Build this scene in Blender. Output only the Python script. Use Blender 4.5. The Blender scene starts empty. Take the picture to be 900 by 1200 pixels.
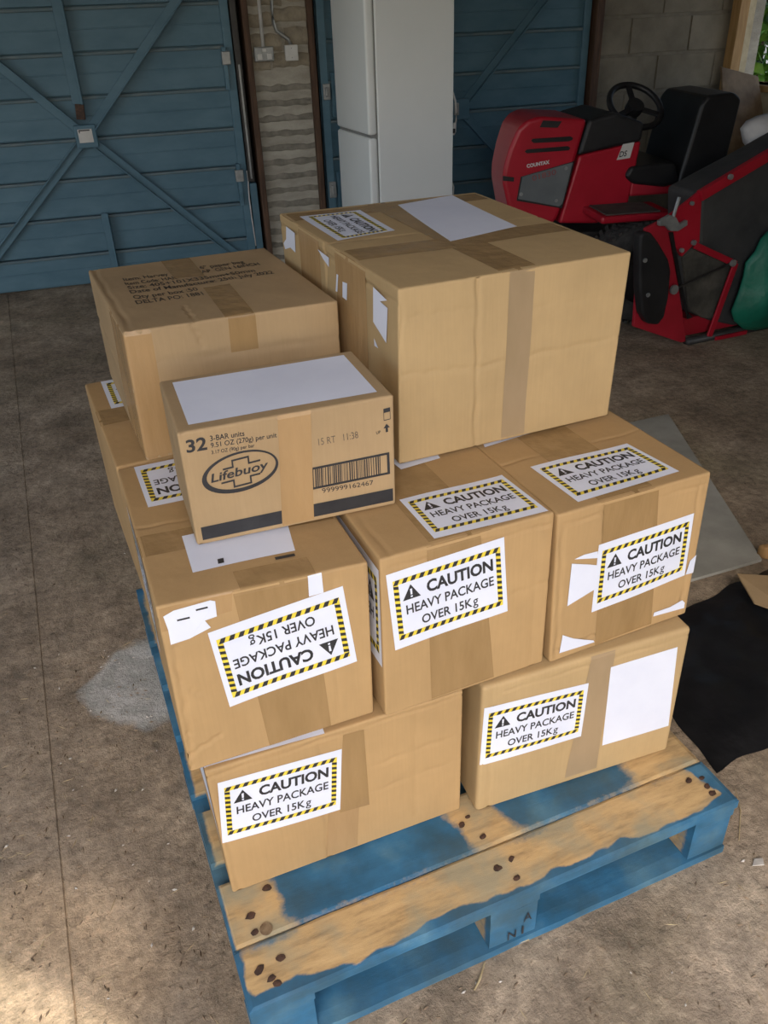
import bpy, bmesh, math, random
import numpy as np
from mathutils import Vector, Matrix, noise as mnoise

scene = bpy.context.scene
COL = scene.collection
rng = random.Random(7)

# ------------------------------------------------------------------ camera, world, sun, exposure
CAM = np.array([-0.024565, -0.716451, 1.487255])
YAW, PITCH, ROLL, FPX = 0.3771788, 0.5570060, -0.0398615, 959.418

def cam_axes():
    cy, sy, cp, sp = math.cos(YAW), math.sin(YAW), math.cos(PITCH), math.sin(PITCH)
    f = np.array([sy*cp, cy*cp, -sp]); r = np.array([cy, -sy, 0.0]); u = np.cross(r, f)
    cr, sr = math.cos(ROLL), math.sin(ROLL)
    return np.array([cr*r + sr*u, -sr*r + cr*u, f])
RC = cam_axes()

cd = bpy.data.cameras.new('camera'); camo = bpy.data.objects.new('camera', cd); COL.objects.link(camo)
cd.sensor_fit = 'VERTICAL'; cd.sensor_height = 24.0; cd.lens = FPX*24.0/1200.0
cd.clip_start = 0.02; cd.clip_end = 300
M = Matrix(((RC[0][0], RC[1][0], -RC[2][0], CAM[0]), (RC[0][1], RC[1][1], -RC[2][1], CAM[1]),
            (RC[0][2], RC[1][2], -RC[2][2], CAM[2]), (0, 0, 0, 1)))
camo.matrix_world = M
scene.camera = camo

scene.view_settings.view_transform = 'Standard'
scene.view_settings.look = 'None'
scene.view_settings.gamma = 1.0
scene.view_settings.use_curve_mapping = False
scene.view_settings.exposure = -0.05

SUN_DIR = Vector((-0.68, 0.70, -1.0)).normalized()       # the way the light travels
SUN_STRENGTH = 2.4
SKY_STRENGTH = 0.42
OPEN_X0, OPEN_X1, OPEN_Y, OPEN_Z = -1.6, 1.28, -1.15, 2.6   # the open doorway behind the photographer

SIDE_X, SIDE_Y0, SIDE_Y1, SIDE_Z = -3.4, -0.9, 3.2, 2.75   # open bay on the left, outside the frame
world = bpy.data.worlds.new('sky'); scene.world = world; world.use_nodes = True
wn = world.node_tree; wn.nodes.clear()
sky = wn.nodes.new('ShaderNodeTexSky'); sky.sky_type = 'NISHITA'; sky.sun_disc = False
sky.sun_elevation = math.radians(42); sky.sun_rotation = math.radians(200); sky.dust_density = 2.0; sky.air_density = 0.9; sky.ozone_density = 0.7
bgn = wn.nodes.new('ShaderNodeBackground'); bgn.inputs[1].default_value = SKY_STRENGTH
won = wn.nodes.new('ShaderNodeOutputWorld')
wn.links.new(sky.outputs[0], bgn.inputs[0]); wn.links.new(bgn.outputs[0], won.inputs[0])

sl = bpy.data.lights.new('sun', 'SUN'); sl.energy = SUN_STRENGTH; sl.angle = math.radians(0.8); sl.color = (1.0, 0.93, 0.82)
so = bpy.data.objects.new('sun', sl); COL.objects.link(so); so.location = (2, -6, 8)
so.rotation_euler = SUN_DIR.to_track_quat('-Z', 'Y').to_euler()
pl = bpy.data.lights.new('doorway_portal', 'AREA'); pl.shape = 'RECTANGLE'
pl.size = OPEN_X1-OPEN_X0; pl.size_y = OPEN_Z; pl.cycles.is_portal = True
po = bpy.data.objects.new('doorway_portal', pl); COL.objects.link(po)
po.location = ((OPEN_X0+OPEN_X1)/2, OPEN_Y+0.02, OPEN_Z/2); po.rotation_euler = (math.radians(90), 0, 0)

pl2 = bpy.data.lights.new('side_bay_portal', 'AREA'); pl2.shape = 'RECTANGLE'
pl2.size = SIDE_Z; pl2.size_y = SIDE_Y1-SIDE_Y0; pl2.cycles.is_portal = True
po2 = bpy.data.objects.new('side_bay_portal', pl2); COL.objects.link(po2)
po2.location = (SIDE_X+0.02, (SIDE_Y0+SIDE_Y1)/2, SIDE_Z/2); po2.rotation_euler = (0, math.radians(-90), 0)

# ------------------------------------------------------------------ pixel helpers (900 x 1200 frame)
def ray(px, py):
    return RC.T @ np.array([(px-450)/FPX, -(py-600)/FPX, 1.0])
def at(px, py, axis, val):
    d = ray(px, py); t = (val-CAM[axis])/d[axis]; return CAM + t*d
def proj(P):
    q = (np.asarray(P)-CAM) @ RC.T
    return np.stack([450+FPX*q[..., 0]/q[..., 2], 600-FPX*q[..., 1]/q[..., 2]], -1)

# ------------------------------------------------------------------ object helpers
def tag(o, label=None, cat=None, group=None, kind=None):
    if label: o['label'] = label
    if cat: o['category'] = cat
    if group: o['group'] = group
    if kind: o['kind'] = kind
    return o
def thing(name, label, cat, loc=(0, 0, 0), rotz=0, group=None, kind=None):
    o = bpy.data.objects.new(name, None); COL.objects.link(o); o.empty_display_size = 0.1
    o.location = loc; o.rotation_euler = (0, 0, rotz)
    return tag(o, label, cat, group, kind)
def wmat(o):
    m = Matrix.Translation(o.location) @ Matrix.Rotation(o.rotation_euler.z, 4, 'Z')
    return wmat(o.parent) @ m if o.parent else m
def mk(name, V, F, mat, parent=None, smooth=False, merge=False):
    """one mesh object from world-space vertices"""
    V = np.asarray(V, float)
    if parent is not None:
        inv = np.array(wmat(parent).inverted()); V = V @ inv[:3, :3].T + inv[:3, 3]
        loc = None
    else:
        loc = np.array([(V[:, 0].min()+V[:, 0].max())/2, (V[:, 1].min()+V[:, 1].max())/2, V[:, 2].min()]); V = V-loc
    me = bpy.data.meshes.new(name); me.from_pydata(V.tolist(), [], [list(map(int, f)) for f in F])
    if merge:
        bm = bmesh.new(); bm.from_mesh(me); bmesh.ops.remove_doubles(bm, verts=bm.verts, dist=2e-5)
        bmesh.ops.recalc_face_normals(bm, faces=bm.faces); bm.to_mesh(me); bm.free()
    if smooth: me.polygons.foreach_set('use_smooth', [True]*len(me.polygons))
    me.materials.append(mat); me.update()
    o = bpy.data.objects.new(name, me); COL.objects.link(o)
    if parent is not None: o.parent = parent
    else: o.location = loc
    return o
def struct(o): o['kind'] = 'structure'; return o

class MB:
    def __init__(s): s.v = []; s.f = []
    def add(s, V, F):
        n = len(s.v); s.v += [tuple(map(float, p)) for p in V]; s.f += [[i+n for i in f] for f in F]; return s
    def bm(s, bm):
        bm.verts.ensure_lookup_table(); idx = {v: i for i, v in enumerate(bm.verts)}
        s.add([v.co[:] for v in bm.verts], [[idx[v] for v in f.verts] for f in bm.faces]); bm.free(); return s
    def box(s, x0, x1, y0, y1, z0, z1, bev=0.0, seg=2, fn=None):
        bm = bmesh.new(); bmesh.ops.create_cube(bm, size=1.0)
        for v in bm.verts:
            v.co = Vector(((x0+x1)/2+v.co.x*(x1-x0), (y0+y1)/2+v.co.y*(y1-y0), (z0+z1)/2+v.co.z*(z1-z0)))
        if bev: bmesh.ops.bevel(bm, geom=bm.edges[:], offset=bev, segments=seg, affect='EDGES', profile=0.5)
        if fn:
            for v in bm.verts: v.co = Vector(fn(v.co))
        return s.bm(bm)
    def prism(s, pts, depth, bev=0.0, seg=2):
        """polygon of 3D points pushed along the vector depth"""
        bm = bmesh.new(); d = Vector(depth)
        a = [bm.verts.new(Vector(p)) for p in pts]; b = [bm.verts.new(Vector(p)+d) for p in pts]
        n = len(pts); bm.faces.new(a); bm.faces.new(b[::-1])
        for i in range(n): bm.faces.new((a[i], b[i], b[(i+1) % n], a[(i+1) % n]))
        bmesh.ops.recalc_face_normals(bm, faces=bm.faces)
        if bev: bmesh.ops.bevel(bm, geom=bm.edges[:], offset=bev, segments=seg, affect='EDGES', profile=0.5, clamp_overlap=True)
        return s.bm(bm)
    def tube(s, pts, r, n=8, cap=True):
        P = [Vector(p) for p in pts]; rings = []
        rr = r if isinstance(r, (list, tuple)) else [r]*len(P)
        up = Vector((0, 0, 1))
        for i, p in enumerate(P):
            t = (P[min(i+1, len(P)-1)]-P[max(i-1, 0)]).normalized()
            a = t.cross(up)
            if a.length < 0.05: a = t.cross(Vector((0, 1, 0)))
            a.normalize(); b = t.cross(a)
            rings.append([p+(a*math.cos(2*math.pi*k/n)+b*math.sin(2*math.pi*k/n))*rr[i] for k in range(n)])
        V = [v for g in rings for v in g]; F = []
        for i in range(len(P)-1):
            for k in range(n): F.append([i*n+k, i*n+(k+1) % n, (i+1)*n+(k+1) % n, (i+1)*n+k])
        if cap: F += [list(range(n))[::-1], [(len(P)-1)*n+k for k in range(n)]]
        return s.add(V, F)
    def bar(s, a, b, w, t, nrm, bev=0.0):
        """flat bar from a to b, w wide, t thick along nrm"""
        a, b, nrm = Vector(a), Vector(b), Vector(nrm).normalized()
        sd = (b-a).normalized().cross(nrm).normalized()*w/2
        return s.prism([a-sd, b-sd, b+sd, a+sd], nrm*t, bev)
    def ring(s, c, nrm, R, r, N=40, n=10):
        c, nrm = Vector(c), Vector(nrm).normalized(); a = nrm.orthogonal().normalized(); b = nrm.cross(a)
        V, F = [], []
        for i in range(N):
            d = a*math.cos(2*math.pi*i/N)+b*math.sin(2*math.pi*i/N)
            for k in range(n):
                q = 2*math.pi*k/n; V.append(c+d*(R+r*math.cos(q))+nrm*r*math.sin(q))
        for i in range(N):
            for k in range(n): F.append([i*n+k, ((i+1) % N)*n+k, ((i+1) % N)*n+(k+1) % n, i*n+(k+1) % n])
        return s.add(V, F)
    def disc(s, c, nrm, R, t, N=24):
        c, nrm = Vector(c), Vector(nrm).normalized()
        return s.tube([c, c+nrm*t], R, N)
    def build(s, name, mat, parent=None, smooth=False): return mk(name, s.v, s.f, mat, parent, smooth)

# ------------------------------------------------------------------ materials
def new_mat(name):
    m = bpy.data.materials.new(name); m.use_nodes = True
    nt = m.node_tree; return m, nt, nt.nodes['Principled BSDF']
def nd(nt, kind, **kw):
    n = nt.nodes.new(kind)
    for k, v in kw.items():
        if k in n.inputs: n.inputs[k].default_value = v
        else: setattr(n, k, v)
    return n
def ramp(nt, src, stops):
    r = nt.nodes.new('ShaderNodeValToRGB'); e = r.color_ramp.elements
    while len(e) < len(stops): e.new(0.5)
    for i, (p, c) in enumerate(stops):
        e[i].position = p; e[i].color = (c[0], c[1], c[2], 1) if isinstance(c, (tuple, list)) else (c, c, c, 1)
    nt.links.new(src, r.inputs[0]); return r.outputs[0]
def noisy(name, c0, c1, scale=6.0, rough=0.7, bump=0.1, bscale=60.0, stretch=(1, 1, 1), metallic=0.0, spec=0.4, dist=0.002, lo=0.35, hi=0.65):
    m, nt, b = new_mat(name)
    tc = nd(nt, 'ShaderNodeTexCoord'); mp = nd(nt, 'ShaderNodeMapping'); mp.inputs['Scale'].default_value = stretch
    nt.links.new(tc.outputs['Object'], mp.inputs[0])
    n1 = nd(nt, 'ShaderNodeTexNoise', Scale=scale, Detail=6.0, Roughness=0.6); nt.links.new(mp.outputs[0], n1.inputs['Vector'])
    nt.links.new(ramp(nt, n1.outputs[0], [(lo, c0), (hi, c1)]), b.inputs['Base Color'])
    n2 = nd(nt, 'ShaderNodeTexNoise', Scale=bscale, Detail=4.0); nt.links.new(mp.outputs[0], n2.inputs['Vector'])
    if bump:
        bp = nd(nt, 'ShaderNodeBump', Strength=bump, Distance=dist); nt.links.new(n2.outputs[0], bp.inputs['Height'])
        nt.links.new(bp.outputs[0], b.inputs['Normal'])
    b.inputs['Roughness'].default_value = rough; b.inputs['Metallic'].default_value = metallic
    b.inputs['Specular IOR Level'].default_value = spec
    return m

def cardboard(name, c, vary=0.10):
    m, nt, b = new_mat(name)
    tc = nd(nt, 'ShaderNodeTexCoord')
    n1 = nd(nt, 'ShaderNodeTexNoise', Scale=5.0, Detail=5.0, Roughness=0.6); nt.links.new(tc.outputs['Object'], n1.inputs['Vector'])
    lo = tuple(x*(1-vary) for x in c); hi = tuple(x*(1+vary) for x in c)
    base = ramp(nt, n1.outputs[0], [(0.3, lo), (0.7, hi)])
    mp = nd(nt, 'ShaderNodeMapping'); mp.inputs['Scale'].default_value = (260, 260, 12); nt.links.new(tc.outputs['Object'], mp.inputs[0])
    n2 = nd(nt, 'ShaderNodeTexNoise', Scale=1.0, Detail=3.0); nt.links.new(mp.outputs[0], n2.inputs['Vector'])
    mx = nd(nt, 'ShaderNodeMix', data_type='RGBA', blend_type='MULTIPLY'); mx.inputs[0].default_value = 0.25
    nt.links.new(base, mx.inputs[6]); nt.links.new(ramp(nt, n2.outputs[0], [(0.3, 0.8), (0.7, 1.0)]), mx.inputs[7])
    nt.links.new(mx.outputs[2], b.inputs['Base Color'])
    n3 = nd(nt, 'ShaderNodeTexNoise', Scale=9.0, Detail=3.0); nt.links.new(tc.outputs['Object'], n3.inputs['Vector'])
    bp = nd(nt, 'ShaderNodeBump', Strength=0.5, Distance=0.009); nt.links.new(n3.outputs[0], bp.inputs['Height'])
    bp2 = nd(nt, 'ShaderNodeBump', Strength=0.12, Distance=0.001); nt.links.new(n2.outputs[0], bp2.inputs['Height'])
    nt.links.new(bp.outputs[0], bp2.inputs['Normal']); nt.links.new(bp2.outputs[0], b.inputs['Normal'])
    b.inputs['Roughness'].default_value = 0.72; b.inputs['Specular IOR Level'].default_value = 0.3
    return m

def floor_mat():
    m, nt, b = new_mat('floor_concrete'); L = nt.links
    geo = nd(nt, 'ShaderNodeNewGeometry')
    def nz(scale, det=8.0, ro=0.6):
        n = nd(nt, 'ShaderNodeTexNoise', Scale=scale, Detail=det, Roughness=ro); L.new(geo.outputs['Position'], n.inputs['Vector']); return n.outputs[0]
    def mix(fac, a, bb, mode='MIX', f=None):
        x = nd(nt, 'ShaderNodeMix', data_type='RGBA', blend_type=mode)
        if fac is None: x.inputs[0].default_value = f
        else: L.new(fac, x.inputs[0])
        for s, val in ((6, a), (7, bb)):
            if isinstance(val, tuple): x.inputs[s].default_value = (*val, 1)
            else: L.new(val, x.inputs[s])
        return x.outputs[2]
    base = ramp(nt, nz(1.6), [(0.30, (0.232, 0.176, 0.118)), (0.52, (0.350, 0.273, 0.190)), (0.72, (0.485, 0.390, 0.282))])
    mossy = ramp(nt, nz(1.1, 4.0), [(0.52, 0.0), (0.70, 0.45)])
    c = mix(mossy, base, (0.24, 0.215, 0.125))
    fine = ramp(nt, nz(38.0, 8.0, 0.75), [(0.28, 0.42), (0.5, 0.95), (0.72, 1.5)])
    c = mix(None, c, fine, 'MULTIPLY', 0.85)
    c = mix(None, c, ramp(nt, nz(7.0, 5.0, 0.65), [(0.30, 0.60), (0.5, 1.0), (0.70, 1.40)]), 'MULTIPLY', 0.9)
    speck = ramp(nt, nz(120.0, 2.0), [(0.66, 0.0), (0.74, 0.75)])
    c = mix(speck, c, (0.42, 0.36, 0.28))
    dark = ramp(nt, nz(55.0, 3.0), [(0.26, 0.75), (0.36, 0.0)])
    c = mix(dark, c, (0.035, 0.026, 0.020))
    # a smooth patch of grey cement by the pallet
    def patch(cx, cy, r, warp, soft):
        vm = nd(nt, 'ShaderNodeVectorMath', operation='SUBTRACT'); vm.inputs[1].default_value = (cx, cy, 0); L.new(geo.outputs['Position'], vm.inputs[0])
        nn = nd(nt, 'ShaderNodeTexNoise', Scale=7.0, Detail=5.0); L.new(geo.outputs['Position'], nn.inputs['Vector'])
        ln = nd(nt, 'ShaderNodeVectorMath', operation='LENGTH'); L.new(vm.outputs[0], ln.inputs[0])
        ad = nd(nt, 'ShaderNodeMath', operation='MULTIPLY_ADD'); ad.inputs[1].default_value = warp; L.new(nn.outputs[0], ad.inputs[0]); L.new(ln.outputs['Value'], ad.inputs[2])
        mr = nd(nt, 'ShaderNodeMapRange'); mr.inputs[1].default_value = r+warp/2; mr.inputs[2].default_value = r+warp/2+soft; mr.inputs[3].default_value = 1; mr.inputs[4].default_value = 0
        L.new(ad.outputs[0], mr.inputs[0]); return mr.outputs[0]
    c = mix(patch(-0.02, 1.00, 0.14, 0.16, 0.02), c, mix(ramp(nt, nz(14.0), [(0.4, 0.0), (0.6, 1.0)]), (0.38, 0.37, 0.33), (0.54, 0.52, 0.475)))
    c = mix(patch(-0.36, 0.28, 0.17, 0.2, 0.12), c, mix(None, c, (1.75, 1.65, 1.5), 'MULTIPLY', 1.0))   # warm pool of sunlight painted into the floor colour
    L.new(c, b.inputs['Base Color'])
    bp = nd(nt, 'ShaderNodeBump', Strength=0.8, Distance=0.014); L.new(nz(30.0, 8.0, 0.7), bp.inputs['Height'])
    bp2 = nd(nt, 'ShaderNodeBump', Strength=0.4, Distance=0.03); L.new(nz(5.0, 3.0), bp2.inputs['Height']); L.new(bp2.outputs[0], bp.inputs['Normal'])
    L.new(bp.outputs[0], b.inputs['Normal'])
    L.new(ramp(nt, nz(3.0), [(0.3, 0.62), (0.7, 0.9)]), b.inputs['Roughness']); b.inputs['Specular IOR Level'].default_value = 0.35
    return m

def paint_wood(name):
    """blue paint worn off to bare wood; the wear is a per-vertex attribute 'paint' broken up by noise"""
    m, nt, b = new_mat(name); L = nt.links
    at_ = nd(nt, 'ShaderNodeAttribute', attribute_name='paint')
    geo = nd(nt, 'ShaderNodeNewGeometry')
    mp = nd(nt, 'ShaderNodeMapping'); mp.inputs['Scale'].default_value = (9, 45, 45); L.new(geo.outputs['Position'], mp.inputs[0])
    n1 = nd(nt, 'ShaderNodeTexNoise', Scale=1.0, Detail=8.0, Roughness=0.7); L.new(mp.outputs[0], n1.inputs['Vector'])
    n2 = nd(nt, 'ShaderNodeTexNoise', Scale=11.0, Detail=5.0); L.new(geo.outputs['Position'], n2.inputs['Vector'])
    n4 = nd(nt, 'ShaderNodeTexNoise', Scale=75.0, Detail=6.0, Roughness=0.7); L.new(geo.outputs['Position'], n4.inputs['Vector'])
    a1 = nd(nt, 'ShaderNodeMath', operation='MULTIPLY_ADD'); a1.inputs[1].default_value = 0.30; L.new(n1.outputs[0], a1.inputs[0]); L.new(at_.outputs['Fac'], a1.inputs[2])
    a2 = nd(nt, 'ShaderNodeMath', operation='MULTIPLY_ADD'); a2.inputs[1].default_value = 0.50; L.new(n4.outputs[0], a2.inputs[0]); L.new(a1.outputs[0], a2.inputs[2])
    mask = ramp(nt, a2.outputs[0], [(0.68, 0.0), (0.98, 1.0)])
    wood = ramp(nt, n1.outputs[0], [(0.28, (0.24, 0.16, 0.08)), (0.5, (0.52, 0.345, 0.155)), (0.72, (0.62, 0.42, 0.20))])
    grey = ramp(nt, n2.outputs[0], [(0.44, 0.0), (0.64, 0.75)])
    w2 = nd(nt, 'ShaderNodeMix', data_type='RGBA'); L.new(grey, w2.inputs[0]); L.new(wood, w2.inputs[6]); w2.inputs[7].default_value = (0.30, 0.285, 0.195, 1)
    blue = ramp(nt, n2.outputs[0], [(0.30, (0.022, 0.095, 0.165)), (0.50, (0.034, 0.145, 0.265)), (0.70, (0.095, 0.225, 0.315))])
    n5 = nd(nt, 'ShaderNodeTexNoise', Scale=4.5, Detail=7.0, Roughness=0.65); L.new(geo.outputs['Position'], n5.inputs['Vector'])
    grime = nd(nt, 'ShaderNodeMix', data_type='RGBA'); L.new(ramp(nt, n5.outputs[0], [(0.42, 0.0), (0.66, 0.7)]), grime.inputs[0]); L.new(blue, grime.inputs[6]); grime.inputs[7].default_value = (0.055, 0.085, 0.085, 1)
    blue = grime.outputs[2]
    mx = nd(nt, 'ShaderNodeMix', data_type='RGBA'); L.new(mask, mx.inputs[0]); L.new(w2.outputs[2], mx.inputs[6]); L.new(blue, mx.inputs[7])
    L.new(mx.outputs[2], b.inputs['Base Color'])
    bp = nd(nt, 'ShaderNodeBump', Strength=0.35, Distance=0.003); L.new(n1.outputs[0], bp.inputs['Height']); L.new(bp.outputs[0], b.inputs['Normal'])
    b.inputs['Roughness'].default_value = 0.62; b.inputs['Specular IOR Level'].default_value = 0.35
    return m

MAT = {}
MAT['card'] = cardboard('cardboard_kraft', (0.415, 0.266, 0.120))
MAT['card2'] = cardboard('cardboard_tan', (0.440, 0.305, 0.148))
MAT['card3'] = cardboard('cardboard_pale_brown', (0.375, 0.258, 0.135))
MAT['tape'] = noisy('brown_tape', (0.275, 0.172, 0.073), (0.335, 0.212, 0.094), 14, 0.24, 0.5, 30, (1.6, 1.6, 0.3), dist=0.004)
MAT['tape_light'] = noisy('thin_brown_tape', (0.355, 0.222, 0.10), (0.405, 0.255, 0.118), 14, 0.26, 0.45, 30, (1.6, 1.6, 0.3), dist=0.004)
MAT['tape_grey'] = noisy('grey_brown_tape', (0.30, 0.215, 0.12), (0.35, 0.25, 0.145), 14, 0.3, 0.15, 38, (1, 1, 0.35), dist=0.002)
MAT['paper'] = noisy('white_paper', (0.66, 0.69, 0.79), (0.71, 0.74, 0.83), 9, 0.45, 0.2, 16, dist=0.003)
MAT['ink'] = noisy('black_ink', (0.020, 0.020, 0.022), (0.030, 0.030, 0.032), 30, 0.5, 0)
MAT['ink_brown'] = noisy('faded_black_ink', (0.025, 0.020, 0.017), (0.05, 0.04, 0.03), 90, 0.6, 0)
MAT['ink_grey'] = noisy('grey_dot_ink', (0.10, 0.075, 0.05), (0.16, 0.12, 0.08), 200, 0.6, 0)
MAT['yellow'] = noisy('yellow_ink', (0.72, 0.56, 0.045), (0.80, 0.64, 0.07), 30, 0.45, 0)
MAT['pallet'] = paint_wood('worn_blue_painted_wood')
MAT['nail'] = noisy('rusty_nail', (0.035, 0.022, 0.016), (0.10, 0.05, 0.03), 80, 0.7, 0.3, 200)
MAT['knot'] = noisy('wood_knot', (0.13, 0.08, 0.04), (0.26, 0.18, 0.10), 60, 0.7, 0.3, 200)
MAT['floor'] = floor_mat()
MAT['doorblue'] = noisy('dusty_blue_door_paint', (0.062, 0.138, 0.188), (0.092, 0.180, 0.232), 3.0, 0.55, 0.12, 25, (1, 1, 2.5))
MAT['dusty'] = noisy('dust_on_blue_paint', (0.09, 0.15, 0.18), (0.15, 0.19, 0.20), 9.0, 0.8, 0.2, 60, (1, 1, 3))
MAT['timber'] = noisy('brown_timber_frame', (0.055, 0.030, 0.018), (0.115, 0.062, 0.036), 9, 0.75, 0.3, 40, (6, 6, 0.6))
MAT['wood_or'] = noisy('orange_timber_frame', (0.30, 0.17, 0.06), (0.42, 0.25, 0.10), 9, 0.7, 0.3, 40, (6, 6, 0.6))
MAT['darksteel'] = noisy('dark_steel', (0.018, 0.017, 0.016), (0.04, 0.036, 0.032), 12, 0.5, 0.1)
MAT['mortar'] = noisy('lime_mortar', (0.30, 0.275, 0.225), (0.42, 0.39, 0.325), 7, 0.9, 0.6, 60, (1, 1, 2.2), dist=0.006)
MAT['brick'] = noisy('grimy_brick', (0.16, 0.148, 0.12), (0.27, 0.245, 0.20), 14, 0.92, 0.7, 70, dist=0.006)
MAT['brick_tan'] = noisy('tan_rubble', (0.21, 0.18, 0.135), (0.32, 0.275, 0.20), 12, 0.92, 0.7, 60, dist=0.006)
MAT['block'] = noisy('concrete_block', (0.150, 0.128, 0.092), (0.230, 0.200, 0.150), 4, 0.92, 0.6, 70, dist=0.005)
MAT['block_joint'] = noisy('block_joint', (0.145, 0.125, 0.092), (0.205, 0.178, 0.135), 12, 0.92, 0.4, 70)
MAT['render'] = noisy('tan_render', (0.40, 0.33, 0.21), (0.52, 0.44, 0.29), 12, 0.9, 0.5, 70)
MAT['wall'] = noisy('pale_bounce_wall', (0.48, 0.48, 0.47), (0.56, 0.56, 0.55), 3, 0.9, 0.3, 40)  # unseen walls, made pale to bounce light to the back
MAT['ceil'] = noisy('pale_bounce_ceiling', (0.46, 0.46, 0.45), (0.54, 0.54, 0.53), 3, 0.9, 0.3, 40)  # unseen ceiling, likewise pale for the bounced light
MAT['galv'] = noisy('galvanised_steel', (0.24, 0.25, 0.245), (0.36, 0.37, 0.36), 18, 0.45, 0.1, metallic=0.5)
MAT['whiteplastic'] = noisy('white_plastic', (0.50, 0.49, 0.46), (0.60, 0.59, 0.56), 12, 0.45, 0)
MAT['fridge'] = noisy('white_enamel', (0.86, 0.90, 0.88), (0.90, 0.93, 0.91), 2, 0.35, 0.03, 90)
MAT['fridge_gap'] = noisy('grey_seal', (0.22, 0.22, 0.21), (0.28, 0.28, 0.27), 5, 0.7, 0)
MAT['red'] = noisy('red_mower_paint', (0.34, 0.006, 0.018), (0.42, 0.010, 0.026), 5, 0.38, 0.03, 40, spec=0.45)
MAT['reddirty'] = noisy('dirty_red_paint', (0.30, 0.010, 0.020), (0.40, 0.014, 0.03), 5, 0.5, 0.2, 40)
MAT['black'] = noisy('black_plastic', (0.010, 0.010, 0.011), (0.020, 0.020, 0.021), 6, 0.5, 0.1, 90)
MAT['blackvinyl'] = noisy('black_vinyl', (0.008, 0.008, 0.009), (0.015, 0.015, 0.016), 6, 0.45, 0.1, 120)
MAT['tyre'] = noisy('black_rubber', (0.03, 0.029, 0.027), (0.07, 0.066, 0.06), 20, 0.8, 0.3, 90)
MAT['greypanel'] = noisy('grey_side_panel', (0.105, 0.120, 0.125), (0.145, 0.160, 0.165), 5, 0.5, 0.05)
MAT['fadedred'] = noisy('faded_red_print', (0.20, 0.07, 0.075), (0.24, 0.085, 0.085), 30, 0.5, 0)
MAT['rubber_mat'] = noisy('dusty_rubber_mat', (0.055, 0.048, 0.042), (0.095, 0.082, 0.07), 16, 0.85, 0.3, 90)
MAT['bag'] = noisy('grey_collector_fabric', (0.036, 0.037, 0.038), (0.062, 0.062, 0.060), 5, 0.75, 0.3, 25, dist=0.006)
MAT['bagdirty'] = noisy('dirty_collector_fabric', (0.045, 0.043, 0.036), (0.12, 0.112, 0.09), 9, 0.85, 0.4, 40, dist=0.006, lo=0.4, hi=0.75)
MAT['green'] = noisy('green_tarpaulin', (0.006, 0.125, 0.075), (0.012, 0.19, 0.115), 5, 0.45, 0.5, 9, dist=0.02)
MAT['cloth'] = noisy('white_cloth', (0.55, 0.53, 0.52), (0.68, 0.66, 0.65), 7, 0.85, 0.5, 20, dist=0.01)
MAT['sheet'] = noisy('grey_board', (0.28, 0.275, 0.235), (0.40, 0.39, 0.34), 5, 0.95, 0.25, 40)
MAT['blackbag'] = noisy('black_polythene', (0.006, 0.006, 0.007), (0.012, 0.012, 0.013), 5, 0.42, 0.5, 9, dist=0.02)
MAT['straw'] = noisy('straw', (0.38, 0.28, 0.14), (0.56, 0.45, 0.26), 30, 0.8, 0)
MAT['chip'] = noisy('wood_chip', (0.10, 0.065, 0.04), (0.30, 0.22, 0.14), 6, 0.9, 0)
MAT['pale_chip'] = noisy('pale_flake', (0.40, 0.37, 0.32), (0.60, 0.56, 0.5), 30, 0.8, 0)
MAT['leaf'] = noisy('leaf_green', (0.12, 0.30, 0.035), (0.30, 0.52, 0.08), 7, 0.5, 0)
MAT['bark'] = noisy('bark', (0.07, 0.05, 0.03), (0.12, 0.09, 0.06), 12, 0.9, 0.3)
MAT['plywood'] = noisy('stained_board', (0.155, 0.10, 0.055), (0.27, 0.185, 0.11), 7, 0.8, 0.2, 40)
MAT['yard'] = noisy('pale_gravel_yard', (0.26, 0.235, 0.20), (0.38, 0.35, 0.30), 9, 0.95, 0.4, 60)

# ------------------------------------------------------------------ the setting
WYAW = -0.11
P0 = np.array([-0.0710, 4.9049, 0.0])
EU = np.array([math.cos(WYAW), math.sin(WYAW), 0.0]); EN = np.array([math.sin(WYAW), -math.cos(WYAW), 0.0])   # EN points into the room
def WP(u, off, z): return P0 + EU*u + EN*off + np.array([0, 0, z])
def wp(px, py, off=0.0):
    d = ray(px, py); t = (EN @ (P0 + EN*off - CAM))/(EN @ d); P = CAM + t*d
    return (P-P0) @ EU, P[2]
def wpt(px, py, off=0.0): u, z = wp(px, py, off); return WP(u, off, z)
def wfn(co): return WP(co[0], -co[1], co[2])        # local (u, -off, z) -> world
def wbox(mb, u0, u1, o0, o1, z0, z1, bev=0.0): return mb.box(u0, u1, -o1, -o0, z0, z1, bev, 2, wfn)

XL, XR, YF, ZC = SIDE_X, float(wpt(851, 60)[0]), OPEN_Y, 2.85
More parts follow.
